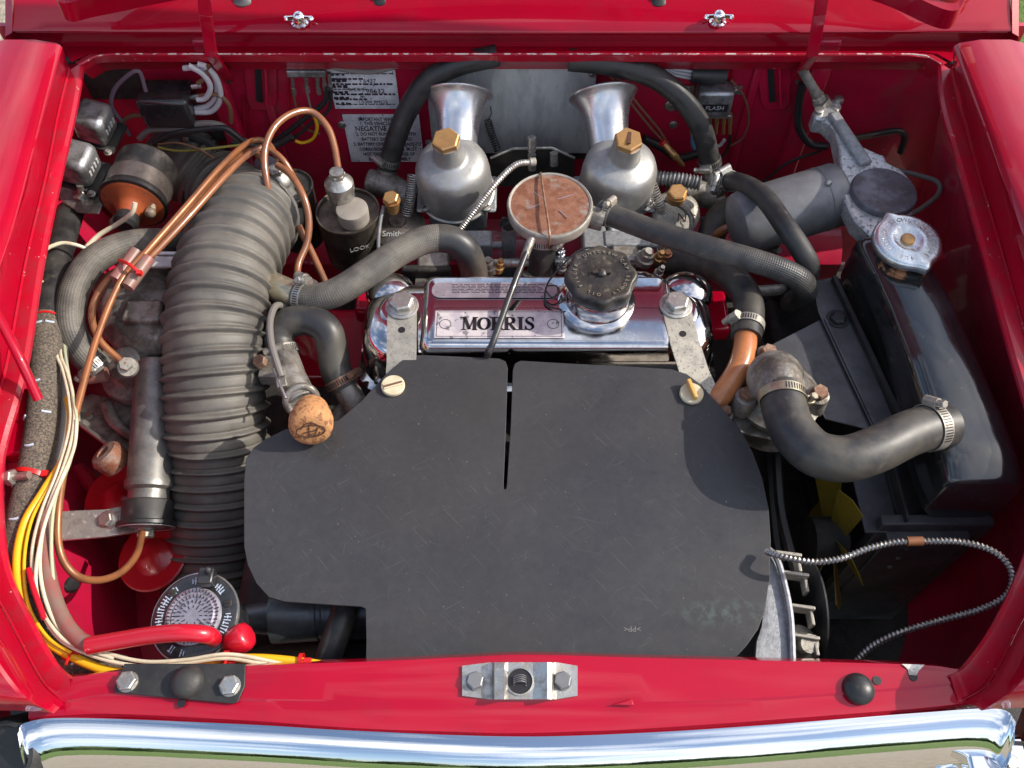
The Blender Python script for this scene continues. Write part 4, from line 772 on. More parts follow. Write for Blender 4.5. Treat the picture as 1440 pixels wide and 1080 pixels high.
# carburettors
for k, (cx_, dx) in enumerate(((641, -8), (863, 9))):
    side = ('left', 'right')[k]
    T = Thing('carburettor', f'{side} carburettor, a domed aluminium chamber with brass cap and flared trumpet', 'carburettor', P(cx_ + 2, 272, -.22), 'pair of domed carburettors')
    A_ = P(cx_ + 1, 268, -.112); d = Vector((-.07 if k == 0 else .06, -.17, 1)).normalized(); hh = 124
    b = MB(); b.lathe(A_, d, [(-8, 54), (-4, 59), (-1, 59), (1, 56.5), (42, 56), (56, 54.5), (66, 51), (73, 45), (77, 37), (79, 29), (80.5, 25), (84, 22.5), (90, 21.5), (104, 20.5), (hh - 10, 20)], 64); db = T.part('suction_chamber', b, alu, angle=50)
    b = MB(); b.hexa(A_ + d * ((hh - 12) / 1000), d, 20.5, 12, .3 + k * .35, ch=.9); b.lathe(A_ + d * ((hh - 14) / 1000), d, [(0, 20), (3, 20)], 24); T.part('damper_cap', b, brass, angle=20)
    if k:
        b = MB(); e = A_ + d * ((hh + 1.0) / 1000); b.bar(e + Vector((-.001, -.012, 0)), e + Vector((.002, .013, 0)), .005, .0016, d); T.part('cap_slot', b, bur)
    b = MB(); b.box(A_ - d * .03, X3, Y3, Z3, .088, .085, .045); T.part('body', b, cast_clean, bev=.006)
    b = MB(); b.box(A_ - d * .009, X3, Y3, Z3, .122, .075, .006); b.cyl(A_ - d * .10, A_ - d * .04, .020, 18); T.part('body_flange', b, cast_clean, bev=.003)
    for sx_ in (-1, 1):
        p = A_ + Vector((sx_ * .046, -.036, -.003)); b = MB(); b.lathe(p, Z3, [(0, 7), (4, 7), (5, 5)], 16); T.part('screw', b, zinc)
        b = MB(); b.box(p + Z3 * .0055, Vector((.7, .7, 0)), Vector((-.7, .7, 0)), Z3, .011, .0018, .001); T.part('screw_slot', b, ink)
    # trumpet
    t0 = Y(cx_ + (2 if k == 0 else -6), 205, 1.028); t1 = t0 + Vector((.002 if k == 0 else -.009, .062, .039)); dt = (t1 - t0).normalized(); L_ = (t1 - t0).length * 1000
    b = MB(); b.lathe(t0, dt, [(-30, 29), (0, 30), (L_ * .3, 31.5), (L_ * .55, 34), (L_ * .75, 38), (L_ * .9, 44), (L_, 49), (L_ + 1, 51), (L_ + 3, 52), (L_ + 4.5, 51), (L_ + 4, 49), (L_, 47), (L_ * .88, 41), (L_ * .7, 35), (L_ * .5, 31), (0, 27)], 56, cap=False); T.part('trumpet', b, chrome2 if 0 else mat('spun_aluminium_%d' % k, (.74, .74, .75), .27, .9, base2=(.62, .62, .63), ns=40, rough2=.36, bump=.06, bs=300), angle=60)
    # linkage under it
    f = P(cx_ + 18, 345, -.13); b = MB(); b.box(f, X3, Y3, Z3, .07, .03, .035); b.cyl(f + Vector((-.05, 0, .0)), f + Vector((.06, 0, .0)), .006, 12); T.part('linkage_block', b, cast_clean, bev=.003)
# bracket with studs between the carburettors
T = Thing('linkage_bracket', 'dark folded bracket between the carburettors with a small stud', 'bracket', Y(755, 240, 1.03))
pts = [Y(x, y_, 1.055) for x, y_ in ((690, 222), (722, 209), (775, 208), (808, 222), (808, 250), (775, 262), (700, 262), (690, 245))]
b = MB(); b.prism(pts, Vector((0, .0025, 0))); T.part('plate', b, gloom)
b = MB(); b.tube([Y(690, 222, 1.05), Y(722, 209, 1.05), Y(776, 208, 1.05), Y(808, 222, 1.05)], .0022, 8); T.part('folded_edge', b, zinc)
for x, y0, y1 in ((748, 193, 212), (779, 215, 232), (748, 217, 238)):
    b = MB(); b.cyl(Y(x, y0, 1.045), Y(x, y1, 1.04), .0065, 14); T.part('stud', b, zinc)
# rusty breather valve
T = Thing('breather_valve', 'round breather valve with a rusty lid between the carburettors', 'breather valve', P(773, 335, -.12))
c = P(773, 298, -.045); d = Vector((0, -.05, 1)).normalized()
b = MB(); b.lathe(c, d, [(-6, 30), (-2, 55), (0, 59), (14, 60), (16, 59), (17.5, 57.5), (16.5, 55), (14, 54)], 60); T.part('rim', b, mat('painted_rim', (.40, .37, .32), .45, .4, base2=(.30, .27, .23), ns=60, bump=.2, dirt_or_shade=(.2, .1, .06), dlo=.6, dhi=.75)); 
b = MB(); b.lathe(c, d, [(13, 55.5), (15.5, 55), (16, 46), (15.5, 30), (16.5, 6), (16.6, 1)], 60); T.part('rusty_lid', b, rust)
b = MB(); l0 = c + d * .0172
for ax, ay, bx, by in ((-.032, -.010, -.014, .0), (.010, .009, .032, .018), (-.028, .03, -.008, .008), (.012, -.012, .024, -.026)):
    b.bar(l0 + Vector((ax, ay, -.0008)), l0 + Vector((bx, by, -.0008)), .0009, .0009); 
T.part('raised_line', b, plate_s)
b = MB(); b.tube(resample(spline([c + Vector((-.012, .064, .004)), c + Vector((-.012, .052, .022)), c + Vector((-.008, .0, .0235)), c + Vector((-.003, -.05, .022)), c + Vector((-.002, -.064, .012)), c + Vector((-.006, -.062, -.006))], 8), .003)[0], .0016, 8); T.part('spring_clip', b, rust_bolt)
b = MB(); b.tube([c + Vector((.045, -.005, -.0)), c + Vector((.075, -.012, -.004))], .016, 20); T.part('side_outlet', b, cast)
b = MB(); b.tube([c + d * -.002, c + Vector((-.008, -.012, -.03))], .019, 20); T.part('lower_outlet', b, cast)
T, pth, r_ = Hose('breather_elbow', 'short upright black hose under the rusty breather valve', 'hose', [c + Vector((-.008, -.015, -.03)), c + Vector((-.009, -.028, -.055)), c + Vector((-.010, -.04, -.08)), c + Vector((-.012, -.05, -.105))], 19, rubber)
clamp(T, pth[2], pth[3] - pth[1], r_ * 1000 + .6, Vector((1, -.5, 0))); clamp(T, pth[-5], pth[-3] - pth[-5], r_ * 1000 + .6, Vector((-1, -.5, 0)))
# flat grey strap left of it
T = Thing('cable_abutment', 'flat blue grey steel strap standing left of the rusty valve', 'metal strap', P(715, 392, -.11))
b = MB(); b.bar(Y(716, 306, .90), Y(715, 392, .86), .021, .003, Y3); T.part('strap', b, mat('blued_steel', (.22, .25, .27), .35, .7, base2=(.12, .13, .14), ns=60, bump=.3)); 
bolt(T, Y(715, 314, .895), -Y3, 9, 7, gloom)
# small fittings under the carburettors
T = Thing('throttle_linkage', 'throttle spindle with clamps and ball joints under the carburettors', 'linkage', P(760, 365, -.12))
A_, B_ = P(650, 372, -.115), P(950, 362, -.115); b = MB(); b.cyl(A_, B_, .0065, 14); T.part('spindle', b, zinc)
for x, y_, m, r1 in ((690, 372, galv, 11), (700, 372, brass, 8), (788, 352, chrome, 8), (788, 372, zinc, 7), (825, 366, zinc, 12), (840, 366, galv, 14), (905, 360, cast, 14), (925, 358, brass, 8), (938, 358, copper, 10), (925, 380, zinc, 7), (930, 350, zinc, 6)):
    p = P(x, y_, -.105); b = MB(); b.lathe(p - Z3 * .012, Vector((random.uniform(-.3, .3), random.uniform(-.3, .1), 1)), [(0, r1), (10, r1), (11, r1 * .75), (20, r1 * .7), (21, r1 * .5), (26, r1 * .45)], 14); T.part('fitting', b, m)
for x, y_, w_, h_, m in ((610, 372, 50, 40, cast), (640, 350, 60, 26, cast_clean), (835, 345, 40, 60, cast_clean), (878, 365, 45, 45, cast), (965, 378, 60, 30, gloom), (600, 385, 80, 14, gloom), (866, 330, 24, 50, alu_sheet), (900, 335, 22, 40, cast)):
    b = MB(); b.box(P(x, y_, -.13), X3, Y3, Z3, w_ * .0009, h_ * .0009, .03); T.part('casting_block', b, m, bev=.004)
b = MB(); b.tube([P(x, y_, -.10) for x, y_ in ((730, 330), (752, 330), (752, 345), (735, 360))], .003, 10); T.part('bent_link', b, brass)
# springs
for k, (nm, lb, pts, r_, pt, wr, m) in enumerate((
    ('return_spring', 'tight steel coil spring left of the left carburettor', [Y(581, 246, .98), Y(575, 286, .96), Y(568, 316, .945)], .0078, .0036, .0010, zinc),
    ('return_spring', 'tight steel coil spring right of the right carburettor', [Y(911, 242, .99), Y(922, 275, .97), Y(936, 308, .955)], .0078, .0038, .0010, zinc),
    ('tension_spring', 'small open black spring on the aluminium sheet behind the left trumpet', [Y(686, 170, 1.115), Y(692, 190, 1.11), Y(700, 212, 1.10)], .0055, .0040, .0009, black_w))):
    path = spline(pts, 10); c_ = path[-1]; T = Thing(nm, lb, 'spring', c_, 'coil springs round the carburettors')
    T.part('coil', MB().coil(path, r_, pt, wr), m)
    if k == 2: T.part('hook', MB().tube([Y(690, 150, 1.115), Y(691, 160, 1.115), Y(686, 170, 1.115)], .0009, 6), m)
    else: T.part('hook', MB().tube([path[-1], path[-1] + (path[-1] - path[-4]) * 1.2], .0012, 6), m)
T = Thing('choke_cable', 'pale ribbed cable sloping from the bracket to behind the braided hose', 'cable', P(650, 320, -.08))
pth = resample(spline([(648, 322, -.06), (672, 290, -.035), (700, 255, -.012), (725, 232, -.005), (745, 228, -.012)], 8), .0012)[0]
T.part('outer', MB().tube(pth, .0042, 10, rf=lambda L, a: 1 + .13 * math.sin(L * 2 * math.pi / .0036)), zinc); T.part('ferrule', MB().tube([pth[-1], pth[-1] + Vector((.008, .002, -.001))], .006, 12), galv)
# hoses over the bulkhead
T, pth, r_ = Hose('upper_hose', 'black hose coming from under the scuttle down over the warning label', 'hose', [Y(700, 78, 1.10), Y(645, 91, 1.095), Y(603, 113, 1.09), Y(575, 152, 1.08), Y(557, 195, 1.065), Y(545, 238, 1.05)], 15, rubber)
clamp(T, pth[-4], pth[-2] - pth[-6], r_ * 1000 + .6, Vector((-1, -1, .3)))
T, pth, r_ = Hose('upper_hose', 'black hose sweeping right from under the scuttle past the flasher unit', 'hose', [Y(800, 84, 1.10), Y(855, 90, 1.095), Y(915, 106, 1.09), Y(958, 138, 1.075), Y(986, 180, 1.06), Y(1000, 235, 1.045)], 15.5, rubber)
clamp(T, pth[-3], pth[-2] - pth[-6], r_ * 1000 + .6, Vector((-.6, -1, .3)))
# left heater connection and the canisters
T = Thing('heater_tap', 'grimy grey brass tap body left of the left carburettor', 'valve', P(545, 290, -.2))
b = MB(); b.tube([Y(520, 256, 1.04), Y(548, 262, 1.03), Y(585, 285, 1.0)], .021, 20); b.tube([Y(545, 238, 1.05), Y(545, 262, 1.035)], .016, 18); T.part('body', b, cast)
b = MB(); c_ = P(560, 318, -.13); b.lathe(c_, Z3, [(-40, 38), (-6, 40), (-4, 42), (0, 42), (2, 40), (6, 30), (10, 14), (14, 12)], 44); T.part('round_housing', b, can_m)
text(T, 'Smiths', c_ + Vector((-.004, -.024, .009)), X3, Vector((0, .9, .3)), .013, emboss, name='raised_letter')
b = MB(); p = P(550, 276, -.07); b.lathe(p - Z3 * .02, Z3, [(-10, 9), (8, 11), (12, 13)], 20); b.hexa(p - Z3 * .008, Vector((-.1, -.2, 1)), 12, 10); T.part('brass_bolt', b, brass)
b = MB(); b.tube(resample(spline([(540, 290, -.09), (535, 310, -.10), (532, 345, -.12), (536, 372, -.14)], 6), .004)[0], .003, 10); T.part('small_pipe', b, grey_steel)
T = Thing('round_canister', 'large tarnished round canister holding a silver plug and a grey cap, left of the carburettors', 'canister', P(492, 370, -.22))
c = P(489, 297, -.095)
b = MB(); b.lathe(c, Z3, [(-95, 39), (-92, 44), (-2, 46.5), (0, 47.5), (2, 47), (1, 45), (-5, 44), (-6, 4)], 48); co = T.part('can', b, can_m)
text(T, 'LOOK', c + Vector((.018, -.0465, -.03)), Vector((1, .35, 0)), Z3, .011, emboss, co, name='embossed_letter')
b = MB(); p = c + Vector((-.007, .012, .0)); b.lathe(p, Z3, [(-4, 19), (30, 19), (32, 21), (46, 21), (50, 18), (56, 13), (58, 11), (68, 10), (69, 6)], 28); T.part('silver_plug', b, zinc)
b = MB(); b.hexa(p + Z3 * .056, Z3, 12, 8); T.part('plug_nut', b, galv)
b = MB(); b.lathe(c + Vector((.010, -.012, -.002)), Z3, [(-2, 23), (16, 23.5), (20, 23), (21, 20), (21.3, 2)], 32); T.part('grey_cap', b, cork_grey)
T = Thing('dark_canister', 'dark round canister with a silver plug half hidden behind the big duct', 'canister', P(412, 370, -.22))
c = P(405, 262, -.075); b = MB(); b.lathe(c, Z3, [(-110, 34), (-4, 36), (0, 37), (1, 35), (-3, 34), (-4, 3)], 44); T.part('can', b, mat('dark_can', (.07, .07, .065), .4, .7, base2=(.14, .13, .11), ns=30, bump=.3, dirt_or_shade=DUST, dlo=.6, dhi=.75))
b = MB(); p = c + Vector((-.012, .0, .0)); b.lathe(p, Z3, [(-4, 22), (14, 22), (22, 17), (26, 12), (30, 10)], 28); b.hexa(p + Z3 * .028, Z3, 12, 8); T.part('silver_plug', b, zinc)
T = Thing('pale_cover', 'pale round cover on the bulkhead behind the duct top', 'cover', Y(370, 235, BK)); b = MB(); b.lathe(Y(376, 232, BK - .001), -Y3, [(0, 22), (5, 22), (7, 19)], 28); T.part('disc', b, mat('pale_cover_paint', (.42, .40, .44), .4))
# right heater valve
T = Thing('hot_water_valve', 'dirty cast valve with a brass bolt and raised letters, right of the right carburettor', 'valve', P(960, 320, -.2))
b = MB(); b.tube([Y(940, 262, 1.03), Y(965, 268, 1.025), Y(1003, 275, 1.02)], .022, 22); T.part('body', b, cast)
b = MB(); c_ = P(950, 300, -.13); b.lathe(c_, Vector((0, -.35, 1)), [(-50, 34), (0, 37), (3, 37), (7, 33), (9, 26)], 44); T.part('round_housing', b, galv)
text(T, "N'S", c_ + Vector((.012, -.022, .012)), Vector((1, -.15, 0)), Vector((0, .9, .3)), .020, bur, name='raised_letter')
b = MB(); p = P(953, 268, -.068); b.lathe(p - Z3 * .016, Z3, [(-4, 13), (8, 15)], 20); b.hexa(p - Z3 * .008, Vector((0, -.25, 1)), 14, 10, .1); T.part('brass_bolt', b, brass)
b = MB(); b.tube(resample(spline([(935, 280, -.09), (958, 290, -.092), (972, 305, -.10), (972, 330, -.12)], 6), .004)[0], .004, 10); T.part('small_pipe', b, cast)
p = Y(1010, 262, 1.03); b = MB(); b.tube([Y(1000, 240, 1.045), Y(1006, 275, 1.02), Y(1012, 300, 1.0)], .015, 18); b.tube([Y(1003, 270, 1.02), Y(1024, 254, 1.02)], .014, 18); T.part('tee_pipe', b, cast)
T = Thing('ribbed_tube', 'short black and silver ribbed tube behind the right valve', 'tube', P(950, 255, -.1))
T.part('tube', MB().tube(resample(spline([(922, 250, -.105), (955, 253, -.10), (985, 258, -.10)], 8), .0012)[0], .0105, 14, rf=lambda L, a: 1 + .14 * math.sin(L * 2 * math.pi / .0055)), grey_steel)
T = Thing('spiral_cable', 'small dark spiral wrapped cable hanging below the right valve', 'cable', P(1000, 305, -.15))
T.part('spiral', MB().tube(resample(spline([(985, 308, -.15), (1005, 308, -.145), (1022, 298, -.14), (1026, 285, -.14)], 8), .001)[0], .004, 8, rf=lambda L, a: 1 + .25 * math.sin(L * 2 * math.pi / .004)), grey_steel)
T, pth, r_ = Hose('heater_hose', 'black hose leaving the right valve and passing the wiper motor', 'hose', [(1018, 254, -.075), (1040, 257, -.045), (1072, 275, -.005), (1104, 318, .004), (1127, 352, -.006), (1138, 376, -.03), (1131, 395, -.08), (1105, 408, -.14), (1070, 415, -.18)], 15, rubber)
clamp(T, pth[3], pth[4] - pth[2], r_ * 1000 + .6, Vector((-.3, .2, 1))); clamp(T, pth[1] + Vector((-.012, -.004, -.004)), Vector((1, -.4, .2)), 14, Vector((-.6, -.4, 1)))
T, pth, r_ = Hose('breather_hose', 'long dark hose from the rusty valve across to the right', 'hose', [(842, 296, -.048), (868, 306, -.045), (920, 325, -.028), (980, 344, -.015), (1045, 362, -.008), (1100, 380, -.012), (1128, 396, -.03), (1132, 412, -.075), (1112, 425, -.13)], 17, braided_dark)
clamp(T, pth[3], pth[4] - pth[2], r_ * 1000 + .6, Vector((-.3, .6, 1)), galv)
T, pth, r_ = Hose('bypass_hose', 'black hose bending down to the copper coloured pipe right of the rocker cover', 'hose', [(930, 366, -.13), (975, 368, -.10), (1015, 380, -.075), (1043, 405, -.058), (1054, 435, -.052), (1049, 475, -.05)], 20, hose_m)
clamp(T, pth[-5], pth[-4] - pth[-6], r_ * 1000 + .6, Vector((-1, -.2, .5)), galv)
hose('copper_outlet_pipe', 'thick copper coloured pipe disappearing under the right corner of the shield', 'pipe', [(1049, 470, -.05), (1047, 492, -.048), (1038, 520, -.05), (1020, 548, -.056), (998, 568, -.068), (975, 580, -.085)], 16.5, orange_pipe)
hose('amber_pipe', 'amber pipe arching between the right hoses', 'pipe', [(1000, 345, -.15), (1010, 328, -.12), (1035, 318, -.10), (1062, 328, -.10), (1084, 350, -.12)], 6.5, tube_brown)
T = Thing('hose_end_clip', 'bright wing clip at the end of the amber pipe', 'hose clip', P(1086, 352, -.1)); b = MB(); p = P(1084, 350, -.11); b.box(p, Vector((.6, -.6, .4)).normalized(), Vector((.7, .7, 0)).normalized(), Vector((-.3, .3, .9)).normalized(), .02, .014, .008); b.cyl(p, p + Vector((.008, -.012, .01)), .005, 10); T.part('clip', b, zinc)
T, pth, r_ = Hose('carb_hose', 'dark hose rising behind the amber pipe', 'hose', [(995, 350, -.16), (1010, 310, -.14), (1040, 292, -.125), (1080, 290, -.12)], 20, hose_m)
for nm, lb, pts, r_, m in (('red_brown_wire', 'thin brown wire slanting down behind the right trumpet to the brass joint', [(845, 94), (862, 112), (895, 155), (920, 185), (935, 200)], 1.8, brown_w),
    ('red_brown_wire', 'second thin brown wire beside the one slanting behind the right trumpet', [(853, 94), (868, 110), (900, 150), (925, 180), (940, 202)], 1.8, brown_w)):
    hose(nm, lb, 'wire', [Y(x, y_, 1.09) for x, y_ in pts], r_, m, 'thin brown wires behind the right trumpet', n=8)
T = Thing('bullet_connector', 'brass bullet connector slanting on the bulkhead right of the right trumpet', 'connector', Y(955, 225, 1.08))
A_, B_ = Y(932, 200, 1.085), Y(978, 252, 1.06); dd = (B_ - A_).normalized(); b = MB(); b.lathe(A_, dd, [(0, 3), (4, 5), (22, 5), (24, 6), (34, 6), (36, 4.6), (50, 4), (54, 2)], 14); T.part('sleeve', b, brass)
b = MB(); b.lathe(A_ - dd * .002, dd, [(0, 6), (5, 6)], 12); T.part('tie', b, red_tie)
b = MB(); b.cyl(B_ - dd * .006, B_ + dd * .012, .0022, 8); T.part('red_lead', b, red_tie)
hose('battery_lead', 'thick black lead on the bulkhead behind the right carburettor', 'cable', [Y(905, 195, 1.12), Y(930, 207, 1.12), Y(955, 222, 1.115), Y(985, 215, 1.11)], 6, black_w)
# ---------------------------------------------------------------- left side of the bay
T = Thing('air_duct', 'huge dusty grey corrugated air duct running down the left of the engine', 'duct', (300, 860, -.3))
PT = .0235
def ribs(L, a):
    ph = ((L / PT) - a) % 1.0; x = abs(ph - .5) * 2          # helical: a narrow ridge each pitch, soft bulge between
    return 1 + .115 * max(0, (x - .66) / .34) ** .9 - .03 * math.exp(-((x - .55) / .12) ** 2) + .012 * math.cos(x * 2)
ctl = spline([(298, 925, -.33), (298, 850, -.28), (303, 760, -.23), (306, 660, -.17), (303, 555, -.105), (303, 455, -.060), (322, 370, -.045), (350, 312, -.062), (368, 300, -.11), (352, 296, -.17), (305, 262, -.19), (268, 232, -.17), (258, 205, -.16)], 14)
path, L_ = resample(ctl, PT / 18); r_ = .0625
rl = [r_ * (1 if p.z > -.15 and p.y < .9 else .92) for p in path]
T.part('corrugated_hose', MB().tube(path, rl, 44, rf=ribs), duct_m, angle=180)
# speedometer / heater loop, gearbox casting, clutch parts
T, pth, r_ = Hose('loop_hose', 'grey braided hose looping from behind the big duct down beside the left wing', 'hose', [(262, 345, -.10), (225, 340, -.06), (175, 345, -.035), (130, 368, -.02), (104, 410, -.018), (98, 455, -.025), (112, 490, -.045), (140, 520, -.07)], 20, braided)
clamp(T, pth[-3], pth[-2] - pth[-4], r_ * 1000 + .6, Vector((-.2, -1, 1)), zinc)
T = Thing('clutch_housing', 'large oily dark casting between the looped hose and the big duct', 'casting', (180, 480, -.2))
b = MB(); b.loft([[P(x, y_, z) for x, y_ in ((128, 395), (170, 372), (232, 366), (250, 400), (250, 470), (235, 500), (180, 505), (140, 470))] for z in (-.16, -.10)] + [[P(x, y_, -.078) for x, y_ in ((150, 405), (180, 388), (222, 384), (232, 405), (232, 455), (222, 474), (185, 476), (158, 455))]] + [[P(195, 430, -.075)] * 8], True); b.box(P(205, 445, -.08), X3, Y3, Z3, .05, .035, .03); T.part('housing', b, cast, bev=.004, angle=50)
b = MB(); b.lathe(P(190, 520, -.12), Vector((-.1, -.3, 1)), [(-30, 48), (0, 48), (8, 44), (12, 30), (30, 22), (33, 15)], 36); T.part('round_boss', b, cast)
b = MB(); b.box(P(218, 369, -.04), X3, Y3, Z3, .06, .018, .006); b.box(P(215, 362, -.05), X3, Y3, Z3, .075, .006, .02); T.part('alloy_flange', b, alu_sheet, bev=.002)
b = MB(); p = P(178, 513, -.055); b.hexa(p, Vector((.3, -.5, 1)), 9, 10); b.lathe(p - Z3 * .006, Vector((.3, -.5, 1)), [(0, 13), (7, 12)], 18); T.part('pipe_union', b, galv)
b = MB(); b.cyl(P(122, 530, -.08), P(150, 526, -.08), .010, 14); T.part('pink_union', b, maroon)
T = Thing('clutch_bracket', 'oily folded casting plate under the looped hose, with one rivet', 'bracket', (150, 600, -.18))
b = MB(); b.prism([P(x, y_, -.15) for x, y_ in ((112, 562), (128, 553), (160, 560), (200, 540), (235, 560), (230, 640), (186, 655), (115, 598))], Z3 * -.008); q = T.part('plate', b, cast, bev=.0015)
b = MB(); b.bar(P(112, 596, -.148), P(188, 652, -.148), .005, .010); b.bar(P(112, 560, -.148), P(112, 598, -.148), .004, .008); T.part('plate_edge', b, zinc, bev=.001)
b = MB(); b.tube(resample(spline([(150, 570, -.142), (160, 592, -.140), (185, 612, -.140), (205, 618, -.142)], 6), .004)[0], .008, 14); T.part('raised_web', b, cast)
b = MB(); b.lathe(P(126, 585, -.149), Z3, [(0, 5), (2, 4), (3, 1)], 14); T.part('rivet', b, zinc)
T = Thing('rusty_joint', 'rusty round joint under the edge of the oily bracket', 'joint', (140, 630, -.15)); b = MB(); b.lathe(P(150, 640, -.13), Vector((-.6, .3, 1)), [(-20, 20), (0, 22), (6, 18), (7, 9), (3, 8)], 24); T.part('joint', b, rust)
T = Thing('slave_cylinder', 'dull silver hydraulic cylinder with a black lower cap, left of the big duct', 'cylinder', (208, 745, -.14))
A_, B_ = P(222, 520, -.10), P(206, 742, -.16); d = (B_ - A_).normalized(); L_ = (B_ - A_).length * 1000
b = MB(); b.lathe(A_, d, [(-10, 24), (0, 28), (L_ - 62, 28), (L_ - 58, 30), (L_ - 50, 30), (L_ - 46, 25), (L_ - 30, 25)], 36); T.part('barrel', b, mat('dull_barrel_alloy', (.27, .26, .24), .42, .7, base2=(.17, .165, .155), ns=40, rough2=.5, bump=.3, bs=300, dirt_or_shade=(.12, .10, .08), dlo=.55, dhi=.7, ds=60, dstr=.7))
b = MB(); b.lathe(A_, d, [(L_ - 34, 28), (L_ - 32, 31), (L_ - 8, 31), (L_ - 6, 36), (L_ - 2, 36), (L_, 34)], 40); T.part('black_cap', b, rubber)
b = MB(); b.lathe(A_ + d * ((L_) / 1000), d, [(-2, 35), (.6, 34), (.8, 30), (-1, 28), (0, 22), (1.5, 12), (2, 2)], 36); T.part('cap_rim', b, cast_clean)
b = MB(); b.lathe(B_, d, [(0, 13), (4, 12)], 20); b.hexa(B_ + d * .002, d, 11, 11); T.part('end_nut', b, galv)
T = Thing('steel_strap', 'rusty steel strap running left from the foot of the silver cylinder', 'metal strap', (140, 745, -.14))
b = MB(); rows = [[P(x, y_ - 22, z) for x, y_, z in ((60, 745, -.13), (100, 742, -.14), (150, 740, -.15), (200, 730, -.155))], [P(x, y_ + 18, z) for x, y_, z in ((60, 745, -.13), (100, 742, -.14), (150, 738, -.15), (200, 730, -.155))]]
b.loft(rows); solid(T.part('strap', b, zinc), .003); bolt(T, P(152, 732, -.147), Vector((-.1, -.2, 1)), 9, 8)
# pipes
pipe_pts = {
 'copper_brake_pipe': ('longest amber pipe, hooking up to the foot of the silver cylinder', [(392, 224, -.03), (375, 200, -.02), (350, 200, -.01), (310, 235, .015), (262, 290, .02), (205, 355, .018), (170, 395, .012), (138, 470, .005), (112, 560, .0), (92, 650, -.005), (82, 720, -.01), (84, 775, -.025), (105, 808, -.04), (138, 816, -.07), (170, 805, -.10), (192, 780, -.12), (200, 750, -.145)]),
 'copper_clutch_pipe': ('amber pipe that turns back under the longest one to a union below the looped hose', [(372, 228, -.03), (350, 212, -.02), (312, 247, .005), (262, 300, .010), (207, 360, .008), (165, 382, -.0), (138, 412, -.01), (129, 445, -.02), (140, 478, -.03), (165, 503, -.045), (178, 512, -.05)])}
for nm, (lb, pts) in pipe_pts.items(): hose(nm, lb, 'pipe', pts, 4.9, tube_brown if nm == 'x' else copper, 'amber hydraulic pipes', n=14)
hose('copper_upper_pipe', 'third amber pipe lying against the two long ones over the duct', 'pipe', [(420, 262, -.05), (398, 225, -.02), (372, 208, -.01), (348, 218, .0), (316, 248, .012), (265, 305, .014), (215, 358, .010), (196, 372, .008)], 4.6, tube_brown, 'amber hydraulic pipes', n=12)
hose('looped_amber_pipe', 'amber pipe looping high from behind the duct to the silver plug of the large canister', 'pipe', [(385, 300, -.05), (376, 262, -.015), (372, 215, .01), (385, 180, .02), (410, 160, .02), (438, 157, .01), (460, 178, -.005), (470, 205, -.02), (476, 240, -.035)], 5, tube_brown, 'amber hydraulic pipes', n=12)
hose('drop_amber_pipe', 'amber pipe falling from beside the dark canister to a silver union', 'pipe', [(390, 232, -.02), (408, 245, -.02), (425, 272, -.03), (434, 305, -.05), (432, 340, -.07), (420, 370, -.08), (418, 388, -.085)], 5, tube_brown, 'amber hydraulic pipes', n=12)
hose('straight_amber_pipe', 'straight amber pipe slanting down beside the braided hose', 'pipe', [(420, 318, -.07), (440, 358, -.09), (460, 402, -.11)], 5, tube_brown, 'amber hydraulic pipes', n=12)
T = Thing('clear_pipe_sleeve', 'pair of grey sleeves strapped by a red tie round the amber pipes', 'sleeve', (185, 378, .0))
for dx, dy in ((-8, -4), (9, 6)):
    b = MB(); b.tube([P(200 + dx, 357 + dy, .014), P(170 + dx, 398 + dy, .010)], .0085, 14); T.part('sleeve', b, maroon)
b = MB(); b.tube(resample(spline([(168, 366, .018), (182, 372, .028), (198, 386, .018)], 6), .003)[0], .0022, 8); b.box(P(196, 384, .024), X3, Y3, Z3, .006, .006, .006); T.part('red_tie', b, red_tie)
T = Thing('pipe_union', 'small silver angled union beside the braided hose clip', 'union', (430, 400, -.1)); b = MB(); A_ = P(418, 388, -.075); B_ = P(442, 402, -.07); b.cyl(A_, B_, .0075, 14); b.hexa(A_.lerp(B_, .3), (B_ - A_), 10, 6); T.part('union', b, zinc)
# braided hose in the centre left
T, pth, r_ = Hose('braided_hose', 'thick grey braided hose rising from a pale pipe stub past the round canister', 'hose', [(418, 417, -.055), (440, 420, -.05), (475, 410, -.042), (520, 382, -.034), (560, 355, -.03), (600, 337, -.03), (634, 337, -.035), (655, 352, -.05), (665, 375, -.08), (670, 400, -.115)], 20, braided)
clamp(T, pth[2], pth[4] - pth[1], r_ * 1000 + .6, Vector((.3, 1, 1)), zinc)
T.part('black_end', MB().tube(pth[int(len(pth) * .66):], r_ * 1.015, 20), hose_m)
b = MB(); A_ = P(384, 402, -.06); e = pth[0]; b.tube([A_, A_.lerp(e, .85), e], [.019, .0185, .015], 20); T.part('pipe_stub', b, mat('cadmium', (.50, .44, .30), .35, .8, base2=(.40, .35, .25), ns=40, dirt_or_shade=DUST, dlo=.6, dhi=.75))
T, pth, r_ = Hose('elbow_hose', 'smooth dark hose arching between two rusty clips left of the rocker cover', 'hose', [(398, 500, -.085), (392, 475, -.075), (405, 455, -.065), (435, 450, -.06), (460, 465, -.065), (468, 495, -.085), (472, 520, -.10), (485, 545, -.115)], 22, hose_m)
clamp(T, pth[1], pth[0] - pth[2], r_ * 1000 + .5, Vector((-.2, .2, 1)), cast); clamp(T, pth[-3], pth[-1] - pth[-4], r_ * 1000 + .5, Vector((1, .2, .7)), rust_bolt)
T = Thing('water_outlet', 'grimy outlet pipe and flange under the elbow hose', 'casting', (490, 560, -.2))
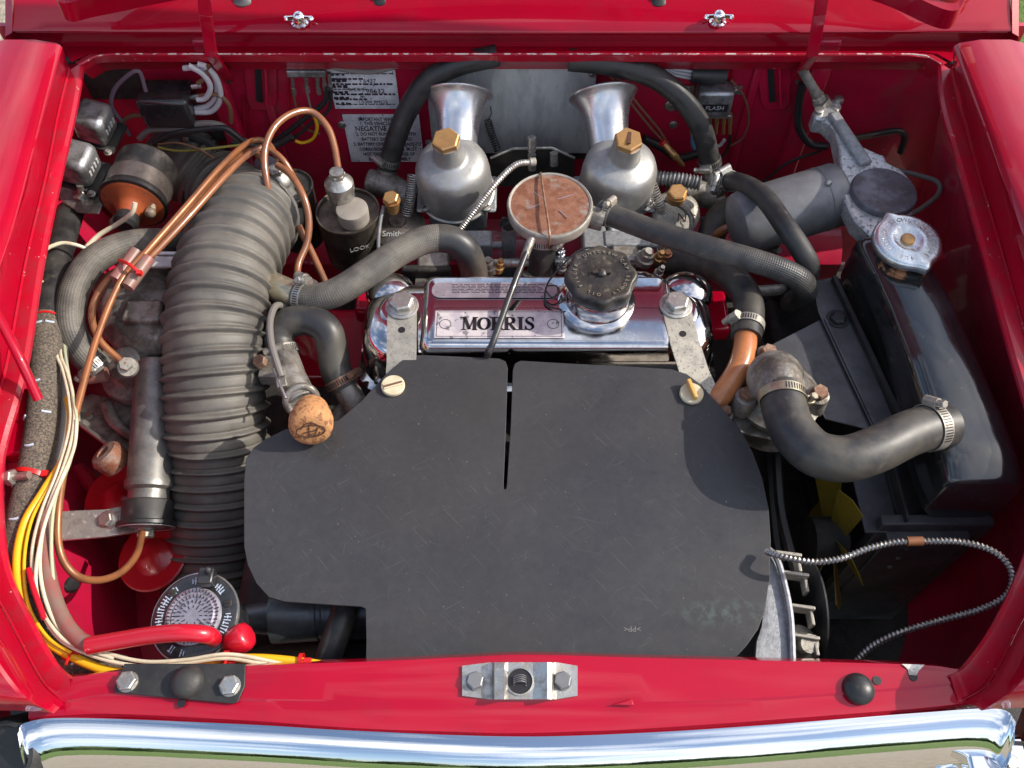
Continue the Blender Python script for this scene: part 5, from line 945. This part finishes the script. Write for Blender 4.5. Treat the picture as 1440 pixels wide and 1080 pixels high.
b = MB(); b.tube([P(482, 538, -.11), P(500, 570, -.125), P(510, 585, -.14)], .017, 20); b.lathe(P(495, 590, -.14), Vector((-.2, -.3, 1)), [(-10, 30), (0, 30), (4, 24)], 24); T.part('outlet', b, cast)
T = Thing('heater_valve', 'dusty worn metal valve body with a rusty bolt, above the cork', 'valve', (400, 540, -.16))
b = MB(); b.tube([P(398, 492, -.08), P(408, 530, -.075), P(425, 565, -.08)], [.017, .020, .020], 20); b.lathe(P(424, 563, -.074), Vector((.3, -.8, .6)), [(-6, 22), (0, 24), (4, 22), (5, 17), (3, 15)], 28); b.box(P(385, 515, -.075), X3, Y3, Z3, .03, .045, .02); T.part('valve_body', b, cast, bev=.002)
b = MB(); b.hexa(P(368, 510, -.06), Vector((-.3, -.2, 1)), 9, 9); T.part('rusty_bolt', b, rust_bolt)
b = MB(); b.box(P(395, 532, -.056), Vector((.3, -1, 0)).normalized(), Vector((1, .3, 0)).normalized(), Z3, .03, .012, .008); b.cyl(P(384, 518, -.05), P(402, 560, -.045), .0018, 8); T.part('cable_clamp', b, zinc, bev=.001)
hose('valve_cable', 'grey cable curving from the pipe stub down to the valve above the cork', 'cable', [(402, 432, -.06), (388, 430, -.045), (380, 450, -.035), (381, 480, -.032), (389, 510, -.035), (396, 530, -.040)], 5, grey_w, n=10)
T = Thing('cork_stopper', 'champagne cork with a burnt-in emblem pushed on the end of a cable', 'cork', (432, 612, -.045))
d = Vector((.16, -.92, .36)).normalized(); A_ = P(437, 606, -.012) - d * .033 * 1.3
b = MB(); b.lathe(A_, d, [(-8, 12), (-5, 17), (0, 19.5), (6, 21), (14, 23.5), (22, 25.5), (32, 25.5), (38, 24), (41.5, 20.5), (42.8, 16), (43, 4)], 44); ck = T.part('cork_body', b, cork, angle=60)
e = A_ + d * .0434; u_ = (X3 - d * d.x).normalized(); w_ = d.cross(u_)
b = MB()
for k in range(30):
    a0, a1 = 2 * math.pi * k / 30, 2 * math.pi * (k + 1) / 30
    f = lambda a: e + u_ * (math.cos(a) * .016) + w_ * (math.sin(a) * .0085)
    b.bar(f(a0), f(a1) + (f(a1) - f(a0)) * .1, .0011, .0008, d)
g_ = lambda a: e + u_ * (math.cos(a) * .011) + w_ * (math.sin(a) * .012)
for k in range(16):
    a0, a1 = math.pi * (.1 + .8 * k / 16), math.pi * (.1 + .8 * (k + 1) / 16); b.bar(g_(a0), g_(a1), .0010, .0008, d); b.bar(e + u_ * .004 + (g_(a0 + math.pi) - e) * .6, e + u_ * .004 + (g_(a1 + math.pi) - e) * .6, .0010, .0008, d)
for x0, y0, x1, y1 in ((-.003, -.008, -.001, .009), (-.009, -.002, .008, .001), (.004, -.007, .008, .004)): b.bar(e + u_ * x0 + w_ * y0, e + u_ * x1 + w_ * y1, .0011, .0008, d)
T.part('burnt_emblem', b, bur, ck)
# looms and wires along the left wing
T = Thing('cloth_loom', 'thick grey cloth wrapped wiring loom with blue flecks along the left wing', 'wiring loom', (60, 700, -.06))
lp = spline([(98, 300, -.10), (86, 340, -.06), (74, 400, -.03), (66, 455, -.02), (64, 520, -.018), (60, 590, -.018), (50, 660, -.018), (34, 735, -.02), (28, 800, -.022), (42, 860, -.028), (75, 905, -.036), (120, 935, -.045), (170, 948, -.05)], 12)
path, L_ = resample(lp, .004); T.part('loom', MB().tube(path, [.0185 * (1.0 if i > 8 else .8) for i in range(len(path))], 24), loom_m)
tp2 = [p for p in path if p.y > P(66, 452, -.02).y]; b = MB(); b.tube(tp2, .0192, 24); T.part('black_tape', b, rubber)
for k, i in enumerate(range(len(tp2) + 4, len(path) - 4, 11)):
    p = path[i]; t_ = (path[i+1] - path[i-1]).normalized(); s_ = t_.cross(Z3).normalized(); n_ = s_.cross(t_)
    for sgn in (0, 1):
        a0 = .1 + .9 * (k % 2) if sgn == 0 else -.6; pts = [p + (s_ * math.sin(a0 - .25 + .1 * j) + n_ * math.cos(a0 - .25 + .1 * j)) * .0190 + t_ * (.0006 * j * (5 - j) * .25) for j in range(6)]
        if sgn == 0 or k % 3 == 0: b = MB(); b.tube(pts, .0014, 6); T.part('blue_fleck', b, pastel)
b = MB(); b.lathe(path[len(tp2)], (path[len(tp2)+1] - path[len(tp2)]), [(0, 20), (2.5, 20)], 28); T.part('red_band', b, red_tie)
def band(T, p, d, r, h=5): b = MB(); b.lathe(p, d, [(-h/2, r), (h/2, r), (h/2, r * .9), (-h/2, r * .9)], 24, cap=False); b.box(p + Vector((r/1000*.9, -.002, r/1000*.6)), X3, Y3, Z3, .007, .007, .006); T.part('tie_band', b, red_tie)
T = Thing('cable_tie', 'red cable tie clamping the loom and wires near the lamp bolt', 'cable tie', (60, 672, -.02), 'red cable ties on the loom'); ip = min(path, key=lambda q: (q - P(52, 672, -.018)).length); band(T, ip, Vector((.15, 1, 0)), 21)
for k, (x, y_, r1, lb) in enumerate(((99, 916, 10, 'red cable tie at the lower left bend of the yellow wire'), (318, 928, 9, 'red cable tie hanging below the round horn'), (424, 930, 8, 'red cable tie near the right end of the yellow wire'))):
    T = Thing('cable_tie', lb, 'cable tie', (x, y_ + 6, -.03), 'red cable ties on the loom'); band(T, P(x, y_, -.022), Vector((.9, -.3, 0)) if k == 0 else X3, r1, 4); b = MB(); b.tube([P(x, y_, -.012), P(x - 6, y_ + 18, -.004)], .0015, 6); T.part('tie_tail', b, red_tie)
hose('yellow_cable', 'thick yellow cable sweeping from the left wing round to the slam panel', 'cable', [(96, 560, -.015), (100, 590, -.012), (92, 640, -.005), (62, 690, .0), (35, 735, .0), (24, 790, .0), (32, 845, -.004), (60, 895, -.010), (105, 925, -.018), (160, 945, -.020), (220, 942, -.020), (290, 930, -.020), (360, 926, -.020), (430, 932, -.022), (475, 940, -.03)], 6.6, yellow, n=12)
hose('thin_yellow_wire', 'thin yellow and green wire inside the thick yellow cable bend', 'wire', [(72, 680, .004), (45, 730, .004), (34, 790, .003), (40, 850, .0), (66, 895, -.004), (100, 918, -.01)], 2.4, yellow, n=8)
cw = [('left_most', [(78, 430, -.05), (78, 470, -.03), (80, 500, -.012), (88, 520, -.006), (97, 560, -.002), (98, 600, .002), (82, 660, .006), (58, 720, .006), (45, 780, .004), (52, 840, .0), (80, 895, -.004), (130, 922, -.008), (190, 936, -.010), (250, 934, -.010), (315, 926, -.010), (360, 932, -.012), (400, 938, -.02)]),
      ('b', [(82, 435, -.05), (84, 475, -.03), (86, 502, -.012), (95, 525, -.004), (104, 565, .0), (102, 610, .004), (88, 660, .008), (66, 720, .008), (56, 790, .004), (66, 850, .002), (92, 893, -.002), (140, 915, -.006), (200, 930, -.008), (260, 928, -.008), (320, 920, -.008), (380, 930, -.014), (420, 940, -.02)]),
      ('c', [(108, 590, .004), (104, 630, .006), (84, 680, .010), (62, 740, .010), (50, 810, .006), (60, 860, .004), (88, 898, .0), (120, 912, -.002), (160, 926, -.008)])]
for k, (nm, pts) in enumerate(cw): hose('cream_wire', ('outermost cream wire of the bundle along the left wing', 'middle cream wire of the bundle along the left wing', 'inner cream wire of the bundle, ending at the corner tie')[k], 'wire', pts, 2.6, white_w, 'cream wires of the left bundle', n=10)
hose('white_wire', 'pale green edged wire at the right of the left wire bundle', 'wire', [(88, 450, -.05), (92, 500, -.02), (103, 560, .0), (108, 600, .002), (98, 650, .004), (78, 700, .004), (72, 770, .0), (80, 850, -.004), (96, 890, -.006)], 2.4, mat('pale_green_wire', (.40, .42, .28), .4), n=8)
hose('red_wire', 'short red wire crossing the left wire bundle', 'wire', [(40, 800, .006), (48, 830, .008), (62, 870, .006)], 4, red_w, n=10)
hose('grey_sleeved_cable', 'grey brown sleeve joining the red battery cable at the lower left', 'cable', [(62, 700, -.012), (62, 760, -.008), (70, 820, -.006), (88, 870, -.004), (112, 900, -.002), (140, 909, .0)], 11, maroon, n=16)
hose('red_battery_cable', 'fat glossy red rubber cable lying across the lower left to the round horn', 'cable', [(124, 908, .002), (165, 901, .006), (215, 893, .012), (260, 890, .014), (292, 893, .004), (300, 898, -.02)], 12.5, red_w, n=20)
hose('black_side_cable', 'black cable to the right of the cloth loom', 'cable', [(88, 455, -.03), (90, 520, -.03), (88, 590, -.03), (78, 660, -.03), (60, 730, -.03), (55, 800, -.03)], 6.5, grey_w, n=12)
# horn (round disc)
T = Thing('round_horn', 'round black horn with an embossed silver centre by the left of the slam panel', 'horn', (275, 880, -.12))
d = Vector((-.12, -.10, 1)).normalized(); c = P(274, 868, -.03)
b = MB(); b.lathe(c, d, [(-70, 22), (-55, 36), (-12, 40), (-8, 44), (-2, 46), (0, 46), (2, 45), (3, 43), (3, 2)], 56); hb = T.part('body', b, black_gloss)
b = MB(); b.lathe(c, d, [(-3.5, 46.6), (-1.5, 47.2), (.5, 46.8)], 56); T.part('bright_rim', b, zinc)
b = MB(); b.lathe(c + d * .003, d, [(0, 30), (2, 29.5), (3, 27), (2.2, 24), (3.4, 22), (2.6, 19), (3.8, 10), (4, 1)], 48); dm = T.part('silver_centre', b, plate_s)
u_ = (X3 - d * d.x).normalized(); w_ = d.cross(u_)
b = MB()
for r1, n1 in ((.0262, 44), (.0205, 34), (.0150, 22), (.0095, 12)):
    for k in range(n1):
        a = 2 * math.pi * k / n1; rd = u_ * math.cos(a) + w_ * math.sin(a); b.box(c + rd * r1 + d * .0068, rd, d.cross(rd), d, .0028 + .001 * (k % 3), .0009, .0008)
T.part('engraved_mark', b, ink_soft, dm)
b = MB()
for g_, (a0, n1) in enumerate(((2.75, 7), (3.35, 8), (.05, 7), (1.75, 5), (1.0, 4), (4.6, 6))):
    for k in range(n1):
        a = a0 - k * .085; rd = u_ * math.cos(a) + w_ * math.sin(a); tn_ = d.cross(rd)
        b.box(c + rd * .0370 + d * .0034, rd, tn_, d, .0075 if k % 3 else .005, .0011, .0006)
        if k % 2: b.box(c + rd * (.0340 + .003 * (k % 3)) + d * .0036, rd, tn_, d, .0011, .0030, .0006)
T.part('stamped_mark', b, pastel, hb)
for a in (2.4, .35, -1.9): 
    rd = u_ * math.cos(a) + w_ * math.sin(a); b = MB(); b.lathe(c + rd * .037 + d * .003, d, [(0, 4.6), (1.5, 4), (1.6, 1)], 14); b.box(c + rd * .037 + d * .0048, u_, w_, d, .006, .0012, .0006); T.part('screw', b, gloom)
b = MB(); b.box(P(291, 812, -.015), X3, Y3, Z3, .016, .018, .014); b.cyl(P(291, 806, -.01), P(293, 800, .004), .003, 10); T.part('terminal', b, black_gloss, bev=.002)
T = Thing('red_rubber_boot', 'shiny red rubber boot at the right of the round horn', 'rubber boot', (338, 905, -.06)); b = MB(); b.lathe(P(326, 905, -.035), Vector((.8, .3, .4)), [(-6, 10), (0, 13), (5, 15), (17, 15), (20, 13.5), (22, 10), (22.5, 2)], 9); T.part('boot', b, red_w, angle=50)
# things showing below the shield on the left
T = Thing('starter_motor', 'dull metal starter body below the left corner of the shield', 'starter motor', (430, 880, -.25))
b = MB(); A_, B_ = P(384, 868, -.13), P(470, 862, -.13); d = (B_ - A_).normalized(); b.lathe(A_, d, [(-30, 16), (-2, 20), (0, 30), (52, 30), (53, 28), (58, 28), (60, 30), (120, 30)], 36); T.part('body', b, blue_grey)
hose('lower_hose', 'dark grey hose below the left corner of the shield', 'hose', [(490, 840, -.09), (478, 880, -.09), (462, 925, -.10), (452, 965, -.12)], 19, hose_m)
T = Thing('lower_pipe_elbow', 'black pipe elbow beside the hose below the shield corner', 'pipe', (500, 910, -.25)); b = MB(); b.tube([P(505, 860, -.14), P(502, 905, -.14)], .019, 18); b.lathe(P(500, 905, -.14), Vector((-.3, -.4, -1)), [(0, 22), (6, 22), (10, 18), (50, 16)], 20); T.part('elbow', b, black_satin)
T = Thing('floor_grommet', 'black oval grommet in the red panel under the amber pipe', 'grommet', (100, 822, -.2)); b = MB(); b.lathe(P(100, 822, -.10), Vector((1, -.3, .3)), [(0, 10), (3, 9), (4, 4)], 20); T.part('rubber', b, rubber)
# ---------------------------------------------------------------- right side of the bay
# radiator stands along the car's length at x about 0.52
rad = Thing('radiator', 'black side mounted radiator with a dented glossy top tank at the right of the bay', 'radiator', (1320, 620, -.4))
def sect(px, py, z, w_, h_, k=0, drop=0):
    c = P(px, py, z); out = []
    for x, zz in ((-1, -1), (-1, -.2), (-.99, .45), (-.93, .78), (-.78, .93), (-.5, .98), (.0, 1.0), (.5, .97), (.8, .84), (.96, .5), (1, -.2), (1, -1)):
        out.append(Vector((c.x + x * w_ / 2, c.y, c.z + zz * h_ / 2 - (.042 if zz < -.5 else .012 if zz < 0 else 0))))
    return out
secs = [(1240, 350, -.045, .060, .03), (1238, 352, -.045, .078, .055), (1242, 362, -.042, .088, .072), (1262, 400, -.040, .092, .078), (1290, 460, -.040, .093, .080), (1318, 530, -.040, .094, .080), (1345, 600, -.042, .097, .080), (1362, 650, -.043, .098, .078), (1372, 680, -.046, .096, .070), (1376, 694, -.048, .092, .062), (1378, 698, -.052, .080, .048)]
rows = [sect(*s_) for s_ in secs]
sm = []
for i in range(len(rows[0])): sm.append(spline([r[i] for r in rows], 4))
rows2 = [[sm[i][j] for i in range(len(sm))] for j in range(len(sm[0]))]
for r in rows2:
    for i, p in enumerate(r):
        n_ = noise.noise(p * 14) * .0022 + noise.noise(p * 34) * .0009
        for cx_, cy_, cz_, rr, dd in ((1375, 607, -.02, .03, .004), (1330, 520, -.03, .03, .003)):
            q = P(cx_, cy_, cz_); n_ -= dd * math.exp(-((p - q).length / rr) ** 2 * 2)
        if 1 < i < 10: r[i] = p + Vector((0, 0, n_))
b = MB(); b.loft(rows2, True); b.f.append(list(range(12))); b.uv.append([(0, 0)] * 12); nl = (len(rows2) - 1) * 12; b.f.append([nl + k for k in range(12)]); b.uv.append([(0, 0)] * 12)
tk = rad.part('top_tank', b, tank_m, angle=70); tk.modifiers.new('sub', 'SUBSURF').levels = 1; tk.modifiers['sub'].render_levels = 1
xc = P(1318, 530, -.04).x; y0r, y1r = P(1240, 350, -.045).y, P(1379, 697, -.058).y; ym = (y0r + y1r) / 2; yl = abs(y0r - y1r)
b = MB(); b.box(Vector((xc, ym, -.124)), X3, Y3, Z3, .108, yl + .02, .008); rad.part('tank_flange', b, black_satin, bev=.001)
b = MB(); b.box(Vector((xc, ym, -.295)), X3, Y3, Z3, .088, yl + .006, .34); rad.part('core_frame', b, black_satin, bev=.002)
b = MB(); b.box(Vector((xc - .012, y1r - .006, -.285)), X3, Y3, Z3, .135, .014, .35); b.box(Vector((xc - .012, y1r - .012, -.285)), X3, Y3, Z3, .10, .01, .30); rad.part('front_panel', b, bracket_m, bev=.002)
for zz in (-.17, -.20, -.23): bolt(rad, Vector((xc - .03, y1r - .018, zz)), -Y3, 2.5, 1.5, grey_steel)
b = MB()
for k in range(60): b.box(Vector((xc - .0455, ym, -.135 - k * .0052)), X3, Y3, Z3, .003, yl - .03, .0012)
rad.part('fins', b, black_satin, kind='stuff')
b = MB(); b.box(Vector((xc - .02, y1r - .014, -.143)), X3, Y3, Z3, .10, .02, .03); b.box(Vector((xc - .06, y1r + .03, -.130)), X3, Y3, Z3, .07, .09, .004); rad.part('front_lug', b, bracket_m, bev=.001)
nk = P(1270, 365, .0); b = MB(); b.lathe(nk - Z3 * .015, Z3, [(-10, 38), (0, 34), (10, 33), (20, 34)], 40); rad.part('filler_neck', b, mat('rusty_black_neck', (.02, .02, .02), .4, base2=(.36, .16, .07), ns=28, lo=.50, hi=.56, rough2=.8, bump=.4))
b = MB(); A_ = P(1345, 600, -.035); b.tube([A_, P(1310, 600, -.025)], .024, 24); rad.part('inlet_stub', b, black_gloss)
T = Thing('pressure_cap', 'bright plated pressure cap with a brass centre and raised letters on the black tank', 'cap', P(1272, 350, .015))
c = P(1272, 345, .012); d = Vector((0, -.04, 1)).normalized()
ears = lambda a: 1 + .16 * max(0, math.cos(2 * (a - 1.9))) ** 14
b = MB(); b.lathe(c, d, [(0, 42), (2, 43), (9, 43), (12, 41), (13, 37), (12.5, 26), (14, 22), (13, 18), (11.5, 14), (11.5, 2)], 96, scal=ears); cb = T.part('cap', b, cap_chr, angle=60)
b = MB(); b.lathe(c + d * .0115, d, [(0, 9), (2.5, 8.5), (3.5, 5), (3, 1)], 24); T.part('brass_rivet', b, brass, cb)
u_ = (X3 - d * d.x).normalized(); w_ = d.cross(u_)
for k, ch in enumerate('REMOVE SLOWLY  PRESSURE  4LB  '):
    if ch == ' ': continue
    a = -2 * math.pi * k / 30 + 3.6; rd = u_ * math.cos(a) + w_ * math.sin(a); text(T, ch, c + d * .0126 + rd * .0315, rd.cross(d), rd, .0085, alu, cb, 'raised_letter', ext=.0005)
# mounting plates
T = Thing('radiator_bracket', 'grey folded bracket plates between the thermostat housing and the radiator', 'bracket', (1180, 500, -.12))
def poly(l, z, t=.002): 
    b = MB(); b.prism([P(x, y_, zz if len(q) > 2 else z) for q in l for x, y_, zz in [(q[0], q[1], q[2] if len(q) > 2 else z)]], Z3 * t); return b
T.part('rear_plate', poly([(1141, 397), (1172, 391), (1256, 590), (1228, 606), (1150, 440)], -.075), bracket_m, bev=.0005)
T.part('front_plate', poly([(1084, 486), (1158, 448), (1166, 452), (1226, 606), (1200, 600), (1160, 590), (1130, 540)], -.080), bracket_m, bev=.0005)
b = MB(); b.bar(P(1160, 450, -.074), P(1232, 604, -.074), .003, .006); T.part('fold', b, bracket_m)
b = MB(); b.bar(P(1172, 392, -.07), P(1270, 600, -.07), .006, .012); T.part('flange', b, black_satin)
p = P(1178, 449, -.073); b = MB(); b.lathe(p, Z3, [(0, 15), (1.5, 15)], 22); b.lathe(p + Z3 * .0015, Z3, [(0, 12), (4, 11), (6, 8), (6.5, 1)], 6); T.part('bolt', b, black_satin, angle=25)
# thermostat housing
T = Thing('thermostat_housing', 'oily alloy thermostat housing with four rusty bolts', 'thermostat housing', (1095, 590, -.14))
b = MB(); c = P(1092, 560, -.08); b.lathe(c, Vector((0, 0, 1)), [(-50, 50), (-4, 50), (0, 54), (8, 54), (10, 50), (24, 36), (34, 30)], 44, sx=1.0); T.part('base', b, cast, angle=50)
b = MB(); b.tube(resample(spline([P(1085, 560, -.07), P(1088, 535, -.035), P(1094, 530, -.005), P(1098, 548, .0), P(1102, 565, -.002)], 8), .004)[0], [.031] * 6 + [.0275] * 60 if False else .0275, 24); b.ball(P(1090, 532, -.022), .034, 24); T.part('elbow', b, cast, angle=60)
for k, (x, y_, r1) in enumerate(((1080, 497, 12), (1151, 554, 12), (1050, 556, 11), (1018, 580, 10))):
    p = P(x, y_, -.045 if k != 3 else -.07); b = MB(); b.lathe(p - Z3 * .03, Z3, [(0, r1 + 4), (28, r1 + 2), (29, r1)], 22); T.part('bolt_boss', b, cast)
    bolt(T, p, Vector((.0, -.15, 1)), r1 * .85, 10, rust_bolt, washer=False)
b = MB(); b.loft([[P(x, y_, z) for x, y_ in ((1015, 560), (1050, 520), (1075, 500), (1100, 520), (1140, 560), (1130, 600), (1090, 620), (1040, 610))] for z in (-.13, -.085)] + [[P(1075, 565, -.08)] * 8], True); T.part('cylinder_head_end', b, cast, bev=.003)
T, pth, r_ = Hose('top_radiator_hose', 'thick smooth black U shaped hose from the thermostat housing to the radiator', 'hose', [(1099, 548, .002), (1104, 578, .004), (1118, 610, .008), (1148, 638, .012), (1190, 645, .014), (1232, 632, .014), (1270, 613, .010), (1302, 602, .004), (1330, 598, -.004)], 33, hose_m, n=32, step=.004)
clamp(T, pth[3], pth[4] - pth[2], r_ * 1000 + .8, Vector((1, -.1, -.25)), mat('brassy_clip', (.52, .46, .33), .35, .8, base2=(.38, .33, .24), ns=60, dirt_or_shade=DUST, dlo=.6, dhi=.75), w=12); clamp(T, pth[-7], pth[-6] - pth[-8], r_ * 1000 + .8, Vector((-.1, .8, .9)), galv, w=14)
# fan and cowl
T = Thing('cooling_fan', 'yellow bladed cooling fan glimpsed in the dark behind the radiator hose', 'fan', (1180, 650, -.35))
fx, fy, fz = P(1150, 640, -.20).x - .0, .46, -.21
b = MB(); b.cyl(Vector((fx - .03, fy, fz)), Vector((fx + .012, fy, fz)), .03, 24); T.part('hub', b, gloom)
for k in range(6):
    a = k * math.pi / 3 + .35; rd = Vector((0, math.cos(a), math.sin(a))); tn = X3.cross(rd); b = MB()
    b.prism([Vector((fx, fy, fz)) + rd * r1 + tn * t_ + X3 * (t_ * .5) for r1, t_ in ((.025, -.012), (.082, -.020), (.088, .0), (.082, .020), (.025, .012))], X3 * .0015); T.part('blade', b, yfan)
T = Thing('fan_cowl', 'black curved fan cowl in the gap between shield and radiator', 'cowl', (1200, 800, -.4))
def arc(xo, r0, r1, a0, a1, w_, n=24):
    b = MB(); ra = [[Vector((xo + dx, fy + math.cos(math.radians(a0 + (a1 - a0) * k / n)) * r, fz + math.sin(math.radians(a0 + (a1 - a0) * k / n)) * r)) for k in range(n + 1)] for dx, r in ((0, r0), (0, r1), (w_, r1), (w_, r0))]
    b.loft(ra + [ra[0]]); return b
b = MB(); b.box(Vector((xc - .052, ym - .02, -.25)), X3, Y3, Z3, .003, yl - .02, .30); T.part('cowl_plate', b, black_satin)
T = Thing('fan_belt', 'black fan belt curving down beside the alternator', 'belt', (1130, 800, -.3))
b = MB(); pts = spline([(1092, 640, -.16), (1098, 720, -.16), (1118, 800, -.16), (1136, 860, -.16), (1138, 905, -.17), (1128, 935, -.18)], 10); b.tube(resample(pts, .005)[0], .0065, 6); T.part('belt', b, black_satin)
b = MB(); pts = spline([(1080, 640, -.20), (1088, 740, -.20), (1100, 820, -.20), (1108, 880, -.20)], 8); b.tube(resample(pts, .005)[0], .0065, 6); T.part('belt_return', b, black_satin)
T = Thing('alternator', 'grey cast alternator end with pressed fan vanes at the lower right of the shield', 'alternator', (1090, 920, -.2))
b = MB(); rw = []
for z_ in (-.16, -.062):
    rw.append([P(x, y_, z_) for x, y_ in ((1078, 775), (1094, 790), (1105, 830), (1113, 875), (1116, 935), (1060, 935), (1062, 905), (1070, 880), (1074, 830))])
b.loft(rw + [[P(1085, 880, -.06)] * 9], True); T.part('casting', b, cast_clean, bev=.003)
b = MB(); b.tube(resample(spline([(1076, 768, -.058), (1092, 785, -.056), (1104, 825, -.056), (1112, 870, -.056), (1115, 935, -.058)], 8), .005)[0], .0036, 8); T.part('casting_rim', b, cast_clean)
for k, (x, y_) in enumerate(((1106, 782), (1116, 810), (1124, 856), (1130, 898))):
    b = MB(); b.box(P(x, y_, -.075), Vector((1, -.15, 0)).normalized(), Vector((.15, 1, 0)).normalized(), Z3, .030, .004, .018); b.box(P(x + 15, y_ + 12, -.080), X3, Y3, Z3, .004, .022, .016); T.part('fan_vane', b, galv, bev=.001)
b = MB(); b.lathe(P(1118, 905, -.11), Vector((.1, -.3, 1)), [(-60, 14), (0, 14), (6, 20), (12, 20), (18, 12), (40, 10)], 20); T.part('pulley_hub', b, galv)
b = MB(); b.lathe(Vector((P(1135, 860, -.12).x, P(1135, 860, -.12).y, -.12)), X3, [(0, 40), (2, 60), (4, 60), (6, 40)], 40); T.part('pulley', b, black_satin)
# armoured capillary
T = Thing('armoured_capillary', 'thin coiled metal capillary cable looping right from the shield edge to the slam panel', 'cable', (1290, 900, -.15))
cp_ = [(1078, 776, -.035), (1100, 783, -.02), (1140, 790, -.012), (1180, 786, -.008), (1225, 770, -.004), (1265, 762, .0), (1310, 761, .002), (1350, 762, .004), (1390, 772, .006), (1415, 790, .004), (1424, 815, -.002), (1412, 840, -.015), (1375, 858, -.03), (1320, 873, -.045), (1265, 890, -.06), (1225, 910, -.08), (1200, 935, -.10)]
path, _ = resample(spline(cp_, 14), .0009)
T.part('coiled_sheath', MB().tube(path, .0032, 10, rf=lambda L, a: 1 + .24 * math.sin(L * 2 * math.pi / .0044 + a * 6.283)), mat('capillary_steel', (.32, .31, .29), .38, .85, base2=(.25, .24, .22), ns=30))
i = min(range(len(path)), key=lambda k: (path[k] - P(1287, 762, .001)).length); T.part('copper_joint', MB().tube(path[i-9:i+10], .0050, 14), copper)
# wiper motor
T = Thing('wiper_motor', 'grey cylindrical wiper motor with a cast gearbox and round blue grey cover', 'wiper motor', (1180, 290, -.2))
A_, B_ = P(1048, 312, -.07), P(1182, 272, -.050); d = (B_ - A_).normalized(); L_ = (B_ - A_).length * 1000
b = MB(); b.lathe(A_, d, [(-18, 30), (-12, 42), (0, 46), (L_ - 32, 46), (L_ - 31, 47), (L_ - 30, 46), (L_ - 8, 46), (L_ - 2, 43), (L_, 30)], 48); mt = T.part('motor_case', b, grey_steel)
for q in (P(1126, 268, -.02), P(1165, 258, -.010)): b = MB(); b.ball(q, .005, 10); T.part('case_dimple', b, zinc)
gz = -.018
oc = [(1158, 152), (1170, 138), (1182, 138), (1184, 150), (1178, 158), (1186, 176), (1196, 190), (1212, 205), (1236, 216), (1244, 218), (1248, 228), (1268, 238), (1283, 255), (1288, 275), (1284, 298), (1262, 325), (1236, 335), (1224, 330), (1202, 310), (1188, 280), (1180, 250), (1175, 246), (1182, 238), (1180, 210), (1174, 182), (1160, 168), (1146, 166), (1143, 156), (1150, 150)]
b = MB(); b.prism([P(x, y_, gz) for x, y_ in oc], Z3 * -.028); gb = T.part('gearbox', b, mat('pitted_alloy', (.60, .60, .58), .38, .6, base2=(.46, .47, .48), ns=40, bump=.4, bs=200, dirt_or_shade=(.10, .09, .09), dlo=.53, dhi=.60, ds=170, dstr=.7), bev=.003)
b = MB(); b.bar(P(1170, 160, gz + .004), P(1218, 232, gz + .002), .018, .012); T.part('gearbox_web', b, cast_clean, gb, bev=.004)
b = MB(); c = P(1241, 274, gz); b.lathe(c - Z3 * .004, Z3, [(0, 45), (10, 45), (13, 43), (14, 38), (13.5, 10), (13.5, 1)], 48); T.part('round_cover', b, mat('blued_cover', (.16, .16, .19), .4, .6, base2=(.10, .09, .10), ns=35, rough2=.55, bump=.3, bs=150, dirt_or_shade=(.09, .07, .07), dlo=.5, dhi=.65, ds=40, dstr=.8))
for x, y_ in ((1151, 158), (1179, 142)): 
    p = P(x, y_, gz); b = MB(); b.lathe(p, Z3, [(0, 7), (5, 7), (6, 5)], 18); b.lathe(p + Z3 * .006, Z3, [(0, 3), (.4, 3)], 12); T.part('gearbox_screw', b, zinc, gb)
A_, B_ = P(1150, 150, gz - .006), P(1146, 128, gz + .0); q = P(1160, 152, gz - .010); ed = Y(1127, 96, 1.085); dd = (ed - q).normalized(); b = MB(); b.hexa(q, dd, 14, 16, .2, ch=.95); b.hexa(q + dd * .018, dd, 10, 10, .1); T.part('cable_nut', b, galv, angle=25)
b = MB(); b.tube([q + dd * .022, q + dd * .045, ed], [.0085, .0072, .0072], 16); T.part('drive_tube', b, cast)
hose('motor_lead', 'black lead drooping from behind the red hinge post to the wiper motor', 'cable', [Y(1128, 118, BK - .02), Y(1123, 150, BK - .02), Y(1124, 180, BK - .03), Y(1140, 202, BK - .04), Y(1165, 206, BK - .05)], 5.5, black_w, n=12)
hose('black_tape_lead', 'black taped lead on the dark right wing side behind the wiper gearbox', 'cable', [Y(1190, 196, BK - .05), Y(1225, 190, BK - .02), Y(1262, 184, BK - .015), Y(1272, 194, BK - .015), Y(1266, 215, BK - .02)], 4.5, black_w, n=10)
hose('grey_side_lead', 'grey ribbed lead curling right of the round wiper cover', 'cable', [(1255, 238, -.09), (1290, 246, -.08), (1318, 256, -.07), (1320, 272, -.07), (1300, 290, -.07), (1275, 305, -.075)], 3.6, grey_w, n=10)
hose('thin_side_lead', 'thin dark wire on the bulkhead left of the wiper motor', 'wire', [Y(1155, 212, 1.10), Y(1110, 228, 1.10), Y(1080, 250, 1.10), Y(1064, 266, 1.10)], 2, black_w, n=8)
# right side dark support, diagonal pressing
b = MB(); b.bar(Vector((.60, .93, -.14)), Vector((.60, .70, -.32)), .03, .03); car.part('side_stiffener', b, paint_bay, bev=.008)
b = MB(); b.box(P(1135, 470, -.19), X3, Y3, Z3, .12, .10, .06); T = Thing('engine_steady', 'dark bracket deep behind the right hoses', 'bracket', (1100, 440, -.25)); T.part('block', b, gloom, bev=.01)
b = MB(); b.tube([P(1025, 412, -.12), P(1130, 405, -.12)], .008, 12); b.hexa(P(1050, 410, -.11), Vector((0, -.3, 1)), 10, 8); T.part('bar', b, cast)
